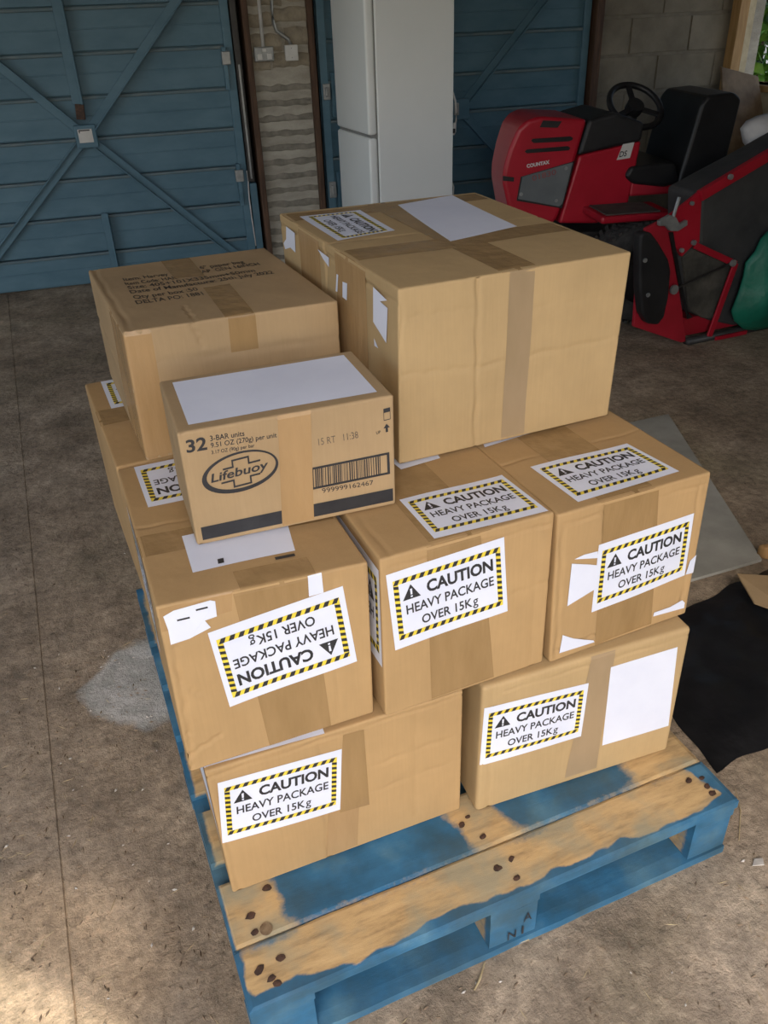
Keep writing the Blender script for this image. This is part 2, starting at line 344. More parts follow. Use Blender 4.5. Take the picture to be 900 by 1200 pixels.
# concrete floor: two slabs with a joint between them on a sunken base
JX = -0.278
fl = MB().box(XL-0.3, XR+0.4, YF-0.2, 5.6, -0.22, -0.0035).build('floor', MAT['floor']); struct(fl)
MB().box(XL-0.3, JX-0.0018, YF-0.2, 5.6, -0.03, 0.0).build('slab', MAT['floor'], fl)
MB().box(JX+0.0018, XR+0.4, YF-0.2, 5.6, -0.03, 0.0).build('slab', MAT['floor'], fl)
yard = struct(MB().box(-30, 30, -40, YF-0.2, -0.25, -0.03).build('ground_outside', MAT['yard']))
yard2 = struct(MB().box(XR+0.4, 40, YF-0.2, 30, -0.25, -0.05).build('ground_beyond_window', MAT['yard']))
struct(MB().box(XL-0.3, XR+1.9, YF-0.3, 5.8, ZC, ZC+0.12).build('ceiling', MAT['ceil']))  # overhang past the right wall added to keep sun off the window
lw = MB(); lw.box(XL-0.25, XL, YF-0.25, SIDE_Y0, -0.02, ZC); lw.box(XL-0.25, XL, SIDE_Y1, 5.6, -0.02, ZC); lw.box(XL-0.25, XL, SIDE_Y0, SIDE_Y1, SIDE_Z, ZC)
struct(lw.build('wall_left', MAT['wall']))
struct(MB().box(-40, XL-0.3, YF-0.2, 30, -0.25, -0.03).build('ground_beside', MAT['yard']))
fw = MB()
fw.box(XL, OPEN_X0, YF-0.22, YF, -0.02, ZC); fw.box(OPEN_X1, XR, YF-0.22, YF, -0.02, ZC); fw.box(OPEN_X0, OPEN_X1, YF-0.22, YF, OPEN_Z, ZC)
struct(fw.build('wall_front', MAT['wall']))

# back wall: doors, pillar and block wall
uD1r = wp(272, 0)[0]; uPl = wp(284, 0)[0]; uPr = wp(360, 0)[0]
U1L = uD1r - 2*(uD1r-wp(101, 160)[0]); U2R = wp(688, 60)[0]
uW0 = wp(697, 60)[0]
DT = 2.12
bw = MB()
wbox(bw, -3.8, U1L-0.06, -0.25, 0.0, -0.02, ZC)                       # left of the first door
wbox(bw, U1L-0.06, uW0, -0.25, 0.02, DT+0.06, ZC)                     # over the doors
wbox(bw, uPl, uPr, -0.25, 0.0, -0.02, DT+0.06)                        # pillar core
wbox(bw, uW0, wp(859, 60)[0]+0.2, -0.25, 0.0, -0.02, ZC)                            # block wall core
back = struct(bw.build('wall_back', MAT['mortar']))
wbox(MB(), U1L-0.1, uW0+0.1, -0.4, -0.26, -0.02, ZC).build('backing', MAT['darksteel'], back)
# pillar: rough courses standing proud of the smeared mortar
def rough_slab(u0, u1, z0, z1, o, seed, amp=0.008):
    nu, nz_ = 26, 6; V, F = [], []
    for j in range(nz_+1):
        for i in range(nu+1):
            u = u0+(u1-u0)*i/nu; z = z0+(z1-z0)*j/nz_
            e = mnoise.noise(Vector((u*16, seed*3.1, j*0.9)))*amp
            z2 = z+(e*1.2 if j in (0, nz_) else e*0.4)
            edge = 0.0 if j in (0, nz_) else o*(0.75+0.5*mnoise.noise(Vector((u*22, z*40, seed))))
            V.append(WP(u, edge-0.001, z2))
    for j in range(nz_):
        for i in range(nu): a = j*(nu+1)+i; F.append([a, a+1, a+nu+2, a+nu+1])
    return V, F
zc = 0.03; k = 0
while zc < 1.10:
    V, F = rough_slab(uPl+0.004, uPr-0.004, zc, zc+0.036, 0.010, k, 0.012)
    mk('brick_course', V, F, MAT['brick'], back, smooth=True); zc += 0.0845; k += 1
for (a, b, z0, z1, s) in ((0.0, 0.34, 1.16, 1.235, 40), (0.36, 1.0, 1.17, 1.25, 41), (0.0, 0.55, 1.26, 1.35, 42), (0.58, 1.0, 1.28, 1.38, 43), (0.0, 0.42, 1.385, 1.455, 44),
                          (0.45, 1.0, 1.405, 1.48, 45), (0.0, 0.6, 1.49, 1.57, 46), (0.63, 1.0, 1.51, 1.6, 47), (0.0, 1.0, 1.62, 1.7, 48), (0, 1, 1.73, 1.81, 49), (0, 1, 1.84, 1.93, 50), (0, 1, 1.96, 2.06, 51)):
    V, F = rough_slab(uPl+(uPr-uPl)*a+0.004, uPl+(uPr-uPl)*b-0.004, z0, z1, 0.018, s, 0.012)
    mk('brick', V, F, MAT['brick_tan'], back, smooth=True)
# block wall to the right of the second door
mb = MB(); wbox(mb, uW0+0.02, wp(859, 60)[0], 0.0, 0.003, 0.0, 2.45); mb.build('joint_mortar', MAT['block_joint'], back)
bz = 0.0; row = 0
while bz < 2.4:
    u = uW0+0.03-(0.225 if row % 2 else 0)
    UE = wp(859, 60)[0]-0.01
    while u < UE:
        a, b = max(u, uW0+0.03), min(u+0.44, UE)
        if b-a > 0.05:
            mb = MB(); wbox(mb, a, b, 0.0, 0.009+rng.uniform(-0.002, 0.003), bz+0.01, bz+0.215, 0.004)
            mb.build('block', MAT['block'], back)
        u += 0.45
    bz += 0.225; row += 1
# timber frames round the doors
def post(n, u0, u1, o0, o1, z1=DT+0.05, m='timber', name=None):
    mb = MB(); wbox(mb, u0, u1, o0, o1, 0.0, z1, 0.004); return struct(mb.build('trim_%d' % n, MAT[m]))
post(1, uPl-0.018, uPl+0.018, -0.12, 0.045)
post(2, uPr-0.016, uPr+0.020, -0.12, 0.045)
post(3, U2R+0.02, uW0+0.02, -0.12, 0.05)
post(4, U1L-0.07, U1L-0.01, -0.12, 0.045)

def garage_door(n, u0, u1, label):
    c = WP((u0+u1)/2, 0, 0)
    r = thing('door_%d' % n, label, 'door', tuple(c), WYAW, kind='structure')
    z = 0.015; i = 0
    zs = [0.015, 0.205, 0.425, 0.645, 0.865, 1.085, 1.305, 1.525, 1.745, 1.965, DT]
    for a, b in zip(zs[:-1], zs[1:]):
        mb = MB(); wbox(mb, u0+0.01, u1-0.01, -0.035, -0.008, a+0.002, b-0.005, 0.003); mb.build('panel', MAT['doorblue'], r)
        mb = MB(); wbox(mb, u0+0.012, u1-0.012, -0.010, 0.010, b-0.020, b-0.004, 0.004); mb.build('panel_rib', MAT['dusty'], r)
        mb = MB(); wbox(mb, u0+0.012, u1-0.012, -0.009, -0.003, (a+b)/2-0.004, (a+b)/2+0.004, 0.002); mb.build('panel_crease', MAT['doorblue'], r)
    mb = MB(); wbox(mb, u0, u1, -0.05, -0.034, 0.005, DT); mb.build('skin', MAT['doorblue'], r)
    for ua in (u0, u1-0.05):
        mb = MB(); wbox(mb, ua, ua+0.05, -0.02, 0.016, 0.01, DT, 0.004); mb.build('stile', MAT['doorblue'], r)
    return r
d1 = garage_door(1, U1L, uD1r-0.03, 'left blue ribbed steel garage door with crossed bracing bars and square hub plate')
d2 = garage_door(2, uPr+0.045, U2R+0.0, 'blue ribbed steel garage door standing behind the white fridge')
def door_details(d, hub, u0, u1, full):
    hu, hz = hub
    N = EN
    for (cu, cz) in ((u0+0.06, 0.03), (u1-0.06, 0.03), (u0+0.06, DT-0.35), (u1-0.06, DT-0.35)):
        a = WP(hu+(cu-hu)*0.05, 0.022, hz+(cz-hz)*0.05); b = WP(cu, 0.022, cz)
        mb = MB(); mb.bar(a, b, 0.05, 0.008, N, 0.002)
        sd = Vector(b-a).normalized().cross(Vector(N)).normalized()*0.021
        mb.bar(Vector(a)+sd, Vector(b)+sd, 0.008, 0.032, N, 0.002)
        mb.build('brace', MAT['doorblue'], d)
    mb = MB(); wbox(mb, hu-0.062, hu+0.062, 0.02, 0.055, hz-0.062, hz+0.062, 0.006); hp = mb.build('hub_plate', MAT['doorblue'], d)
    if full:
        mb = MB(); wbox(mb, hu-0.042, hu+0.038, 0.0555, 0.057, hz-0.032, hz+0.04); s = mb.build('sticker', MAT['whiteplastic'], hp)
        mb = MB(); wbox(mb, hu-0.036, hu+0.026, 0.057, 0.0575, hz+0.030, hz+0.037)
        wbox(mb, hu-0.036, hu-0.030, 0.057, 0.0575, hz+0.02, hz+0.037); mb.build('print', MAT['ink'], hp)
HUB = wp(101, 160, 0.05)
door_details(d1, HUB, U1L, uD1r-0.03, True)
door_details(d2, ((uPr+0.045+U2R)/2, HUB[1]), uPr+0.045, U2R, False)
# upright bars of the first door
ub = wp(92, 125, 0.03); mb = MB(); wbox(mb, ub[0]-0.03, ub[0]+0.03, 0.012, 0.022, ub[1]+0.01, DT-0.05, 0.003); wbox(mb, ub[0]+0.018, ub[0]+0.030, 0.012, 0.05, ub[1]+0.01, DT-0.05, 0.003)
mb.build('upright_bar', MAT['doorblue'], d1)
mb = MB(); mb.bar(wpt(93, 122, 0.03), wpt(95, 140, 0.03), 0.05, 0.012, EN, 0.003); mb.build('catch', MAT['nail'], d1)
u2, z2 = wp(122, 250, 0.03); mb = MB(); wbox(mb, u2-0.02, u2+0.02, 0.010, 0.030, 0.02, z2, 0.003); wbox(mb, u2+0.012, u2+0.022, 0.01, 0.05, 0.02, z2, 0.003); mb.build('upright_bar', MAT['doorblue'], d1)
for (pa, pb, mname) in (((259, 55), (275, 105), 'doorblue'), ((276, 192), (290, 240), 'doorblue')):
    ua, za = wp(*pa, 0.03); ub_, zb = wp(*pb, 0.03)
    mb = MB(); wbox(mb, ua, ua+0.025, 0.0, 0.045, zb, za, 0.003); wbox(mb, ua+0.02, ub_-0.01, 0.0, 0.012, zb, za, 0.003); br = mb.build('hinge_bracket', MAT[mname], d1)
    mb = MB(); wbox(mb, ub_-0.055, ub_-0.005, 0.012, 0.05, (za+zb)/2+0.02, (za+zb)/2+0.09, 0.004); mb.tube([WP(ub_-0.03, 0.03, (za+zb)/2-0.06), WP(ub_-0.03, 0.03, (za+zb)/2+0.1)], 0.008); mb.build('hinge', MAT['galv'], br)
# steel track between door and frame
for (pa, pb) in (((281, 0), (297, 212)),):
    ua, za = wp(*pa); ub_, zb = wp(*pb)
    mb = MB(); wbox(mb, uD1r-0.024, uD1r+0.012, -0.02, 0.03, zb, DT, 0.003); tr = mb.build('track', MAT['darksteel'], d1)
    mb = MB(); wbox(mb, uD1r-0.012, uD1r-0.002, 0.03, 0.036, zb+0.02, 1.2); mb.build('track_lip', MAT['galv'], tr)
    mb = MB(); wbox(mb, uD1r-0.022, uD1r+0.022, -0.03, 0.02, 0.005, zb-0.01, 0.003); mb.build('bottom_plate', MAT['doorblue'], d1)
for zz, hh in ((0.98, 0.09), (0.40, 0.10)):
    mb = MB(); wbox(mb, uPr+0.055, uPr+0.10, 0.0, 0.03, zz, zz+hh, 0.004); wbox(mb, uPr+0.066, uPr+0.082, 0.03, 0.05, zz+0.02, zz+hh-0.02, 0.004); mb.build('hinge', MAT['galv'], d2)
    mb = MB(); wbox(mb, uPr+0.11, uPr+0.145, 0.0, 0.03, zz-0.1, zz+hh+0.06, 0.003); mb.build('hinge_bracket', MAT['doorblue'], d2)
mb = MB(); mb.tube([wpt(289, 200, 0.05), wpt(291, 214, 0.06), wpt(292, 232, 0.05), wpt(295, 255, 0.045), wpt(300, 288, 0.045)], 0.004, 6)
tag(mb.build('cord', MAT['cloth'], None, True), 'thin pale cord hanging from the left garage door hinge', 'cord')

# right wall with an unglazed opening close to the corner
XR_Y = P0[1]+EU[1]/EU[0]*(XR-P0[0])
oy1 = XR_Y-0.05; oy0 = oy1-1.3; oz0 = 0.93; oz1 = 2.05
rw = MB()
WT = 0.15
rw.box(XR, XR+WT, YF-0.2, oy0, -0.02, ZC); rw.box(XR, XR+WT, oy1, 5.6, -0.02, ZC)
rw.box(XR, XR+WT, oy0, oy1, -0.02, oz0); rw.box(XR, XR+WT, oy0, oy1, oz1, ZC)
struct(rw.build('wall_right', MAT['render']))
wf = MB(); wf.box(XR-0.03, XR+0.05, oy1-0.05, oy1+0.03, oz0-0.05, oz1+0.05, 0.004); wf.box(XR-0.03, XR+0.05, oy0-0.03, oy0+0.05, oz0-0.05, oz1+0.05, 0.004)
w1 = struct(wf.build('window_1', MAT['wood_or']))
MB().box(XR-0.03, XR+0.05, oy0, oy1, oz1-0.05, oz1+0.05, 0.004).build('head', MAT['wood_or'], w1)
MB().box(XR-0.04, XR+0.17, oy0, oy1, oz0-0.04, oz0+0.0, 0.004).build('window_sill', MAT['wood_or'], w1)

# ------------------------------------------------------------------ lettering
_txt = {}
def text2d(s, bold=0.0):
    if (s, bold) in _txt: return _txt[(s, bold)]
    cu = bpy.data.curves.new('lettering', 'FONT'); cu.body = s; cu.offset = bold; cu.resolution_u = 3; cu.size = 1.0
    ob = bpy.data.objects.new('lettering', cu); COL.objects.link(ob)
    bpy.context.view_layer.update()
    me = ob.evaluated_get(bpy.context.evaluated_depsgraph_get()).to_mesh()
    V = np.array([v.co[:2] for v in me.vertices]); F = [list(p.vertices) for p in me.polygons]
    ob.evaluated_get(bpy.context.evaluated_depsgraph_get()).to_mesh_clear()
    bpy.data.objects.remove(ob); bpy.data.curves.remove(cu)
    lo, hi = V.min(0), V.max(0)
    _txt[(s, bold)] = ((V-lo)/(hi-lo), F, (hi-lo)[0]/(hi-lo)[1]); return _txt[(s, bold)]

class Flat:
    """2D artwork in a rectangle: a to the right, b downwards, both 0..1"""
    def __init__(s): s.v = []; s.f = []
    def poly(s, pts): n = len(s.v); s.v += [tuple(p) for p in pts]; s.f.append(list(range(n, n+len(pts)))); return s
    def rect(s, a0, b0, a1, b1, na=1, nb=1):
        n = len(s.v)
        for j in range(nb+1):
            for i in range(na+1): s.v.append((a0+(a1-a0)*i/na, b0+(b1-b0)*j/nb))
        for j in range(nb):
            for i in range(na): q = n+j*(na+1)+i; s.f.append([q, q+na+1, q+na+2, q+1])
        return s
    def text(s, t, a0, b0, a1, b1, bold=0.0):
        """fitted into the rectangle a0..a1, b0 (cap top) .. b1 (lowest point)"""
        V, F, asp = text2d(t, bold); n = len(s.v)
        s.v += [(a0+(a1-a0)*x, b1+(b0-b1)*y) for x, y in V]; s.f += [[i+n for i in f] for f in F]; return s
    def ringpoly(s, outer, inner):
        n = len(s.v); m = len(outer); s.v += [tuple(p) for p in outer]+[tuple(p) for p in inner]
        for i in range(m): j = (i+1) % m; s.f.append([n+i, n+j, n+m+j, n+m+i])
        return s

# caution label art, in label fractions (A5 landscape)
BA0, BA1, BB0, BB1 = 0.045, 0.960, 0.105, 0.885; TA, TB = 0.042, 0.060
cap_yellow = Flat()
for r_ in ((BA0, BB0, BA1, BB0+TB, 12, 1), (BA0, BB1-TB, BA1, BB1, 12, 1), (BA0, BB0+TB, BA0+TA, BB1-TB, 1, 8), (BA1-TA, BB0+TB, BA1, BB1-TB, 1, 8)): cap_yellow.rect(*r_)
cap_black = Flat()
nst = 13; st = (BA1-BA0)/nst
for i in range(nst):
    a = BA0+i*st
    for (b0, b1) in ((BB0, BB0+TB), (BB1-TB, BB1)):
        cap_black.poly([(a+st*0.30, b0), (min(a+st*0.85, BA1), b0), (a+st*0.52, b1), (a, b1)])
nst = 9; st = (BB1-BB0-2*TB)/nst
for i in range(nst):
    b = BB0+TB+i*st
    for (a0, a1) in ((BA0, BA0+TA), (BA1-TA, BA1)):
        cap_black.poly([(a0, b+st*0.08), (a1, b+st*0.30), (a1, b+st*0.82), (a0, b+st*0.60)])
cap_text = Flat()
cap_text.text('CAUTION', 0.315, 0.225, 0.890, 0.385, 0.036)
cap_text.text('HEAVY PACKAGE', 0.130, 0.455, 0.890, 0.580, 0.018)
cap_text.text('OVER 15K', 0.250, 0.650, 0.690, 0.772, 0.018); cap_text.text('g', 0.696, 0.682, 0.742, 0.808, 0.006)
cap_text.poly([(0.185, 0.205), (0.110, 0.390), (0.260, 0.390)])
cap_white = Flat(); cap_white.poly([(0.176, 0.262), (0.178, 0.335), (0.192, 0.335), (0.194, 0.262)]); cap_white.rect(0.177, 0.348, 0.193, 0.370)

# ------------------------------------------------------------------ cartons
FACES = ('front', 'back', 'left', 'right', 'top', 'bottom')
class Carton:
    def __init__(s, label, x0, y0, z0, w, d, h, yaw, obs=None, creases=(), mat='card', seed=1, r0=0.0042, bulge=0.0022, fine=('front', 'top', 'left'), group=None, flat_top=False):
        s.dim = np.array([w, d, h]); s.r0 = r0; s.seed = seed; s.bulge = bulge
        s.creases = list(creases); s.cgain = 1.7; s.C = np.zeros((2, 2, 2, 3)); c_, s_ = math.cos(yaw), math.sin(yaw)
        for i in (0, 1):
            for j in (0, 1):
                for k_ in (0, 1): s.C[i, j, k_] = (x0+c_*w*i-s_*d*j, y0+s_*w*i+c_*d*j, z0+h*k_)
        off = {}
        for key, (px, py) in (obs or {}).items():
            P = s.C[key]; d_ = ray(px, py); d_ /= np.linalg.norm(d_)
            if key[2] == 0 or flat_top: t = (P[2]-CAM[2])/d_[2]; Q = CAM+t*d_
            else: Q = CAM+d_*(d_ @ (P-CAM))
            off[key] = np.clip(Q-P, -0.018, 0.018)
            if key[2] == 0: off[key][2] = 0
        for key, o in off.items(): s.C[key] = s.C[key]+o
        for key, o in off.items():          # hidden neighbours follow half way so that the sides stay flat
            for ax in (0, 1):
                nb = list(key); nb[ax] = 1-nb[ax]; nb = tuple(nb)
                if nb not in off and ax == 1: s.C[nb] = s.C[nb]+np.array([o[0], 0, o[2]])*0.8
        base = s.C[:, :, 0].reshape(-1, 3).mean(0)
        s.root = thing('cardboard_box', label, 'box', (base[0], base[1], z0), yaw, group)
        s.matname = mat; s.fine = fine
    def tri(s, p):
        q = p/s.dim; S, T, R = q[:, 0:1], q[:, 1:2], q[:, 2:3]; out = 0
        for i in (0, 1):
            for j in (0, 1):
                for k_ in (0, 1):
                    out = out + (S if i else 1-S)*(T if j else 1-T)*(R if k_ else 1-R)*s.C[i, j, k_]
        return out
    def cube(s, face, U, V):
        o = np.zeros_like(U); e = np.ones_like(U)
        st_ = {'front': (U, o, V), 'back': (U, e, V), 'left': (o, U, V), 'right': (e, U, V), 'top': (U, V, e), 'bottom': (U, V, o)}[face]
        return np.stack(st_, -1)*s.dim
    def ext(s, face):
        w, d, h = s.dim
        return {'front': (w, h), 'back': (w, h), 'left': (d, h), 'right': (d, h), 'top': (w, d), 'bottom': (w, d)}[face]
    def surf(s, face, U, V, h=0.0, crease=True):
        U = np.asarray(U, float); V = np.asarray(V, float)
        p = s.cube(face, U, V); q = np.clip(p, s.r0, s.dim-s.r0); n = p-q
        n = n/np.maximum(np.linalg.norm(n, axis=1, keepdims=True), 1e-9)
        fi = FACES.index(face); sd = s.seed*7.3+fi*2.1
        env = np.clip(np.sin(np.pi*np.clip(U, 0, 1)), 0, 1)**0.7*np.clip(np.sin(np.pi*np.clip(V, 0, 1)), 0, 1)**0.7
        f = s.bulge*env*(0.6*np.sin(5.1*U+sd)+0.6*np.sin(4.3*V+1.7*sd)+0.4*np.sin(7*U-5*V+sd)-0.5)
        if face == 'bottom': f = f*0
        if crease:
            ex = s.ext(face)
            for (fc, a, b, dep, wid) in s.creases:
                if fc != face: continue
                X = np.stack([U*ex[0], V*ex[1]], -1); A = np.array([a[0]*ex[0], a[1]*ex[1]]); B = np.array([b[0]*ex[0], b[1]*ex[1]])
                t = np.clip(((X-A) @ (B-A))/((B-A) @ (B-A)), 0, 1); wob = 0.0015*np.sin(t*23+sd)
                dv = X-(A+t[:, None]*(B-A)); nn = np.array([-(B-A)[1], (B-A)[0]])/np.linalg.norm(B-A)
                ds = np.where((t > 0) & (t < 1), dv @ nn+wob, np.linalg.norm(dv, axis=1))
                f = f-s.cgain*dep*np.exp(-(ds/wid)**2)*(0.7+0.3*np.sin(t*17+sd))+0.35*abs(dep)*np.exp(-((np.abs(ds)-2.2*wid)/wid)**2)*(dep > 0)*0.3
        return s.tri(q+n*(s.r0+f+h)[:, None] if np.ndim(f) else q+n*(s.r0+h))
    def grid(s, face):
        ex = s.ext(face); res = 0.0032 if (face in s.fine and s.creases) else 0.02; out = []
        for e in ex:
            r = s.r0/e; m = max(6, int((e-2*s.r0)/res))
            out.append(np.concatenate([[0, r*0.3, r*0.6], np.linspace(r, 1-r, m+1), [1-r*0.6, 1-r*0.3, 1]]))
        return out
    def body(s):
        VV, FF, n0 = [], [], 0
        for face in FACES:
            gu, gv = s.grid(face); U, V = np.meshgrid(gu, gv); VV.append(s.surf(face, U.ravel(), V.ravel()))
            nu, nv = len(gu), len(gv); i, j = np.meshgrid(np.arange(nu-1), np.arange(nv-1)); a = (j*nu+i).ravel()+n0
            q = np.stack([a, a+1, a+nu+1, a+nu], -1)
            FF += q.tolist(); n0 += nu*nv
        return mk('carton_body', np.concatenate(VV), FF, MAT[s.matname], s.root, smooth=True, merge=True)
    def uv(s, face, px, py):
        """where the pixel's ray meets the face"""
        x = np.array([0.5, 0.5])
        def P(x): return proj(s.tri(s.cube(face, np.array([x[0]]), np.array([x[1]]))))[0]
        for _ in range(12):
            r = P(x)-np.array([px, py]); J = np.stack([(P(x+np.array([1e-4, 0]))-P(x-np.array([1e-4, 0])))/2e-4, (P(x+np.array([0, 1e-4]))-P(x-np.array([0, 1e-4])))/2e-4], -1)
            x = x-np.linalg.solve(J, r)
        return x
    def quad(s, face, pxs): return [s.uv(face, *p) for p in pxs]
    def put(s, name, face, Q, art, mat, h=0.0006, parent=None, clamp=True):
        """Q: face positions of the art's top left, top right, bottom right, bottom left"""
        A = np.array(art.v); a, b = A[:, 0:1], A[:, 1:2]; Q = np.array(Q)
        X = (1-a)*(1-b)*Q[0]+a*(1-b)*Q[1]+a*b*Q[2]+(1-a)*b*Q[3]
        if clamp: X = np.clip(X, 0.0, 1.0)
        return mk(name, s.surf(face, X[:, 0], X[:, 1], h, crease=False), art.f, MAT[mat], parent or s.root, smooth=False)
    def caution(s, face, Q, name='caution_label'):
        sheet = s.put(name, face, Q, Flat().rect(0, 0, 1, 1, 20, 16), 'paper', 0.0009)
        s.put('yellow_border', face, Q, cap_yellow, 'yellow', 0.0012, sheet)
        s.put('black_stripes', face, Q, cap_black, 'ink', 0.0014, sheet)
        s.put('lettering', face, Q, cap_text, 'ink', 0.0013, sheet)
        s.put('exclamation_mark', face, Q, cap_white, 'paper', 0.0016, sheet)
        return sheet
    def tape(s, face, Q, mat='tape', h=0.0006): return s.put('packing_tape', face, Q, Flat().rect(0, 0, 1, 1, 28, 28), mat, h)
    def paper(s, face, Q, name='paper_label', pts=None, h=0.0008):
        fl_ = Flat()
        if pts: fl_.poly(pts)
        else: fl_.rect(0, 0, 1, 1, 20, 16)
        return s.put(name, face, Q, fl_, 'paper', h)
    def scrap(s, face, pxs, h=0.0016, mat='paper'):
        """torn paper with an outline of its own"""
        Q = np.array(s.quad(face, pxs)); X = np.clip(Q, 0.0, 1.0)
        return mk('torn_paper', s.surf(face, X[:, 0], X[:, 1], h, crease=False), [list(range(len(X)))], MAT[mat], s.root)
def rectq(u0, v0, u1, v1): return [(u0, v1), (u1, v1), (u1, v0), (u0, v0)]

# ------------------------------------------------------------------ pallet
PW, PD, PH = 0.9725, 1.2, 0.1574
pallet = thing('pallet', 'worn blue painted wooden pallet carrying the stack of cardboard boxes', 'pallet', (PW/2, PD/2, 0))
def smooth01(x, a, b): t = min(1, max(0, (x-a)/(b-a))); return t*t*(3-2*t)
def plank(name, x0, x1, y0, y1, z0, z1, paint, nx=40, ny=6, seed=0, parent=None):
    V, F, A = [], [], []
    gx = [x0+(x1-x0)*i/nx for i in range(nx+1)]; gy = [y0+(y1-y0)*j/ny for j in range(ny+1)]
    bev = 0.0025
    def wob(x, y): return 0.0012*mnoise.noise(Vector((x*9, y*30, seed)))
    for layer, zz in ((0, z0), (1, z1)):
        for j, y in enumerate(gy):
            for i, x in enumerate(gx):
                ed = (j in (0, ny)) or (i in (0, nx))
                yy = y+0.0015*mnoise.noise(Vector((x*13, seed*2.7, y*3))) if j in (0, ny) else y
                V.append((x, yy, (zz-bev if ed else zz+wob(x, y)) if layer else zz)); A.append(paint(x, y, 'top' if layer else 'side'))
    n = (nx+1)*(ny+1)
    for j in range(ny):
        for i in range(nx):
            a = j*(nx+1)+i; F.append([a+n, a+1+n, a+nx+2+n, a+nx+1+n]); F.append([a+nx+1, a+nx+2, a+1, a])
    for i in range(nx):
        F.append([i, i+1, i+1+n, i+n]); b = ny*(nx+1)+i; F.append([b+1, b, b+n, b+1+n])
    for j in range(ny):
        a = j*(nx+1); F.append([a+nx+1, a, a+n, a+nx+1+n]); b = a+nx; F.append([b, b+nx+1, b+nx+1+n, b+n])
    o = mk(name, V, F, MAT['pallet'], parent or pallet)
    at_ = o.data.attributes.new('paint', 'FLOAT', 'POINT'); at_.data.foreach_set('value', A)
    return o
def nz3(x, y, s, k): return mnoise.noise(Vector((x*k, y*k, s)))
def paint_first(x, y, f):
    if f == 'side': return 1.0
    p = 1-smooth01(y+0.010*nz3(x, y, 1, 30)+0.012*nz3(x, y, 9, 7), 0.006, 0.024)
    p = max(p, 1-smooth01(x+0.006*nz3(x, y, 2, 40), 0.004, 0.012))
    p = max(p, smooth01(x+y*0.35+0.012*nz3(x, y, 3, 30), 0.958, 0.972)*0.9)
    p = max(p, 0.10+0.34*smooth01(y, 0.072, 0.10)*(0.5+nz3(x, y, 4, 8)))
    return min(1, p)
def paint_second(x, y, f):
    if f == 'side': return 0.8
    bare = max(1-smooth01(x+0.012*nz3(x, y, 5, 25), 0.075, 0.135), (1-smooth01(abs(x-0.495+0.3*(y-0.16))+0.012*nz3(x, y, 6, 25), 0.020, 0.075)), smooth01(x+0.012*nz3(x, y, 7, 25), 0.77, 0.86))
    p = (0.93-0.40*(1-smooth01(y, 0.108, 0.14))+0.12*nz3(x, y, 8, 9))*(1-bare)+0.10*bare
    p = max(p, (1-smooth01(x, 0.003, 0.010))*0.9)
    return min(1, p)
def paint_rest(seed):
    def fn(x, y, f):
        if f == 'side': return 0.85
        p = 0.15+0.3*nz3(x, y, seed, 12)+(1-smooth01(x+0.004*nz3(x, y, seed, 40), 0.004, 0.012))*0.9+smooth01(x, 0.1, 0.14)*0.7
        return min(1, p)
    return fn
def paint_all(x, y, f): return 0.95
ZT = PH-0.022
boards = [(0.0, 0.1055, paint_first, 120, 20), (0.1075, 0.235, paint_second, 120, 20), (0.285, 0.405, paint_rest(11), 60, 6), (0.455, 0.575, paint_rest(12), 60, 6), (0.625, 0.745, paint_rest(13), 40, 6),
          (0.795, 0.915, paint_rest(14), 40, 6), (0.965, 1.09, paint_rest(15), 40, 6), (1.092, 1.2, paint_rest(16), 40, 6)]
bobj = []
for i, (y0, y1, fn, nx, ny) in enumerate(boards):
    bobj.append(plank('deck_board', 0.001*(i % 3), PW-0.001*((i*2) % 3), y0, y1, ZT, PH, fn, nx, ny, i))
for (x0, x1) in ((0.0, 0.106), (0.430, 0.530), (0.876, PW-0.004)):
    plank('stringer_board', x0, x1, 0.002, PD-0.002, ZT-0.0215, ZT-0.0005, paint_all, 6, 40, 20+x0)
    for y0 in (0.004, 0.53, 1.055):
        b = plank('block', x0+0.002, x1-0.002, y0, y0+0.14, 0.0225, ZT-0.022, (lambda x, y, f, q=x0: 0.95 if y < 0.01 else 0.35), 6, 6, 30+x0+y0)
for (y0, y1) in ((0.0, 0.10), (0.55, 0.65), (1.1, 1.2)):
    plank('bottom_board', 0.0, PW-0.004, y0, y1, 0.0, 0.022, paint_all, 40, 4, 40+y0)
# stencilled letters on the middle block
def flat_text_on(name, t, origin, right, up, w, h, mat, parent, bold=0.0, off=(0, 0, 0)):
    V, F, asp = text2d(t, bold); o = np.array(origin, float)+np.array(off)
    return mk(name, [o+np.array(right)*w*x+np.array(up)*h*y for x, y in V], F, MAT[mat], parent)
for t, x, z in (('A', 0.499, 0.066), ('N', 0.468, 0.030), ('I', 0.497, 0.030)):
    flat_text_on('stencil_letter', t, (x, 0.0008, z), (1, 0, 0), (0, 0, 1), 0.004 if t == 'I' else 0.017, 0.024, 'ink', pallet)
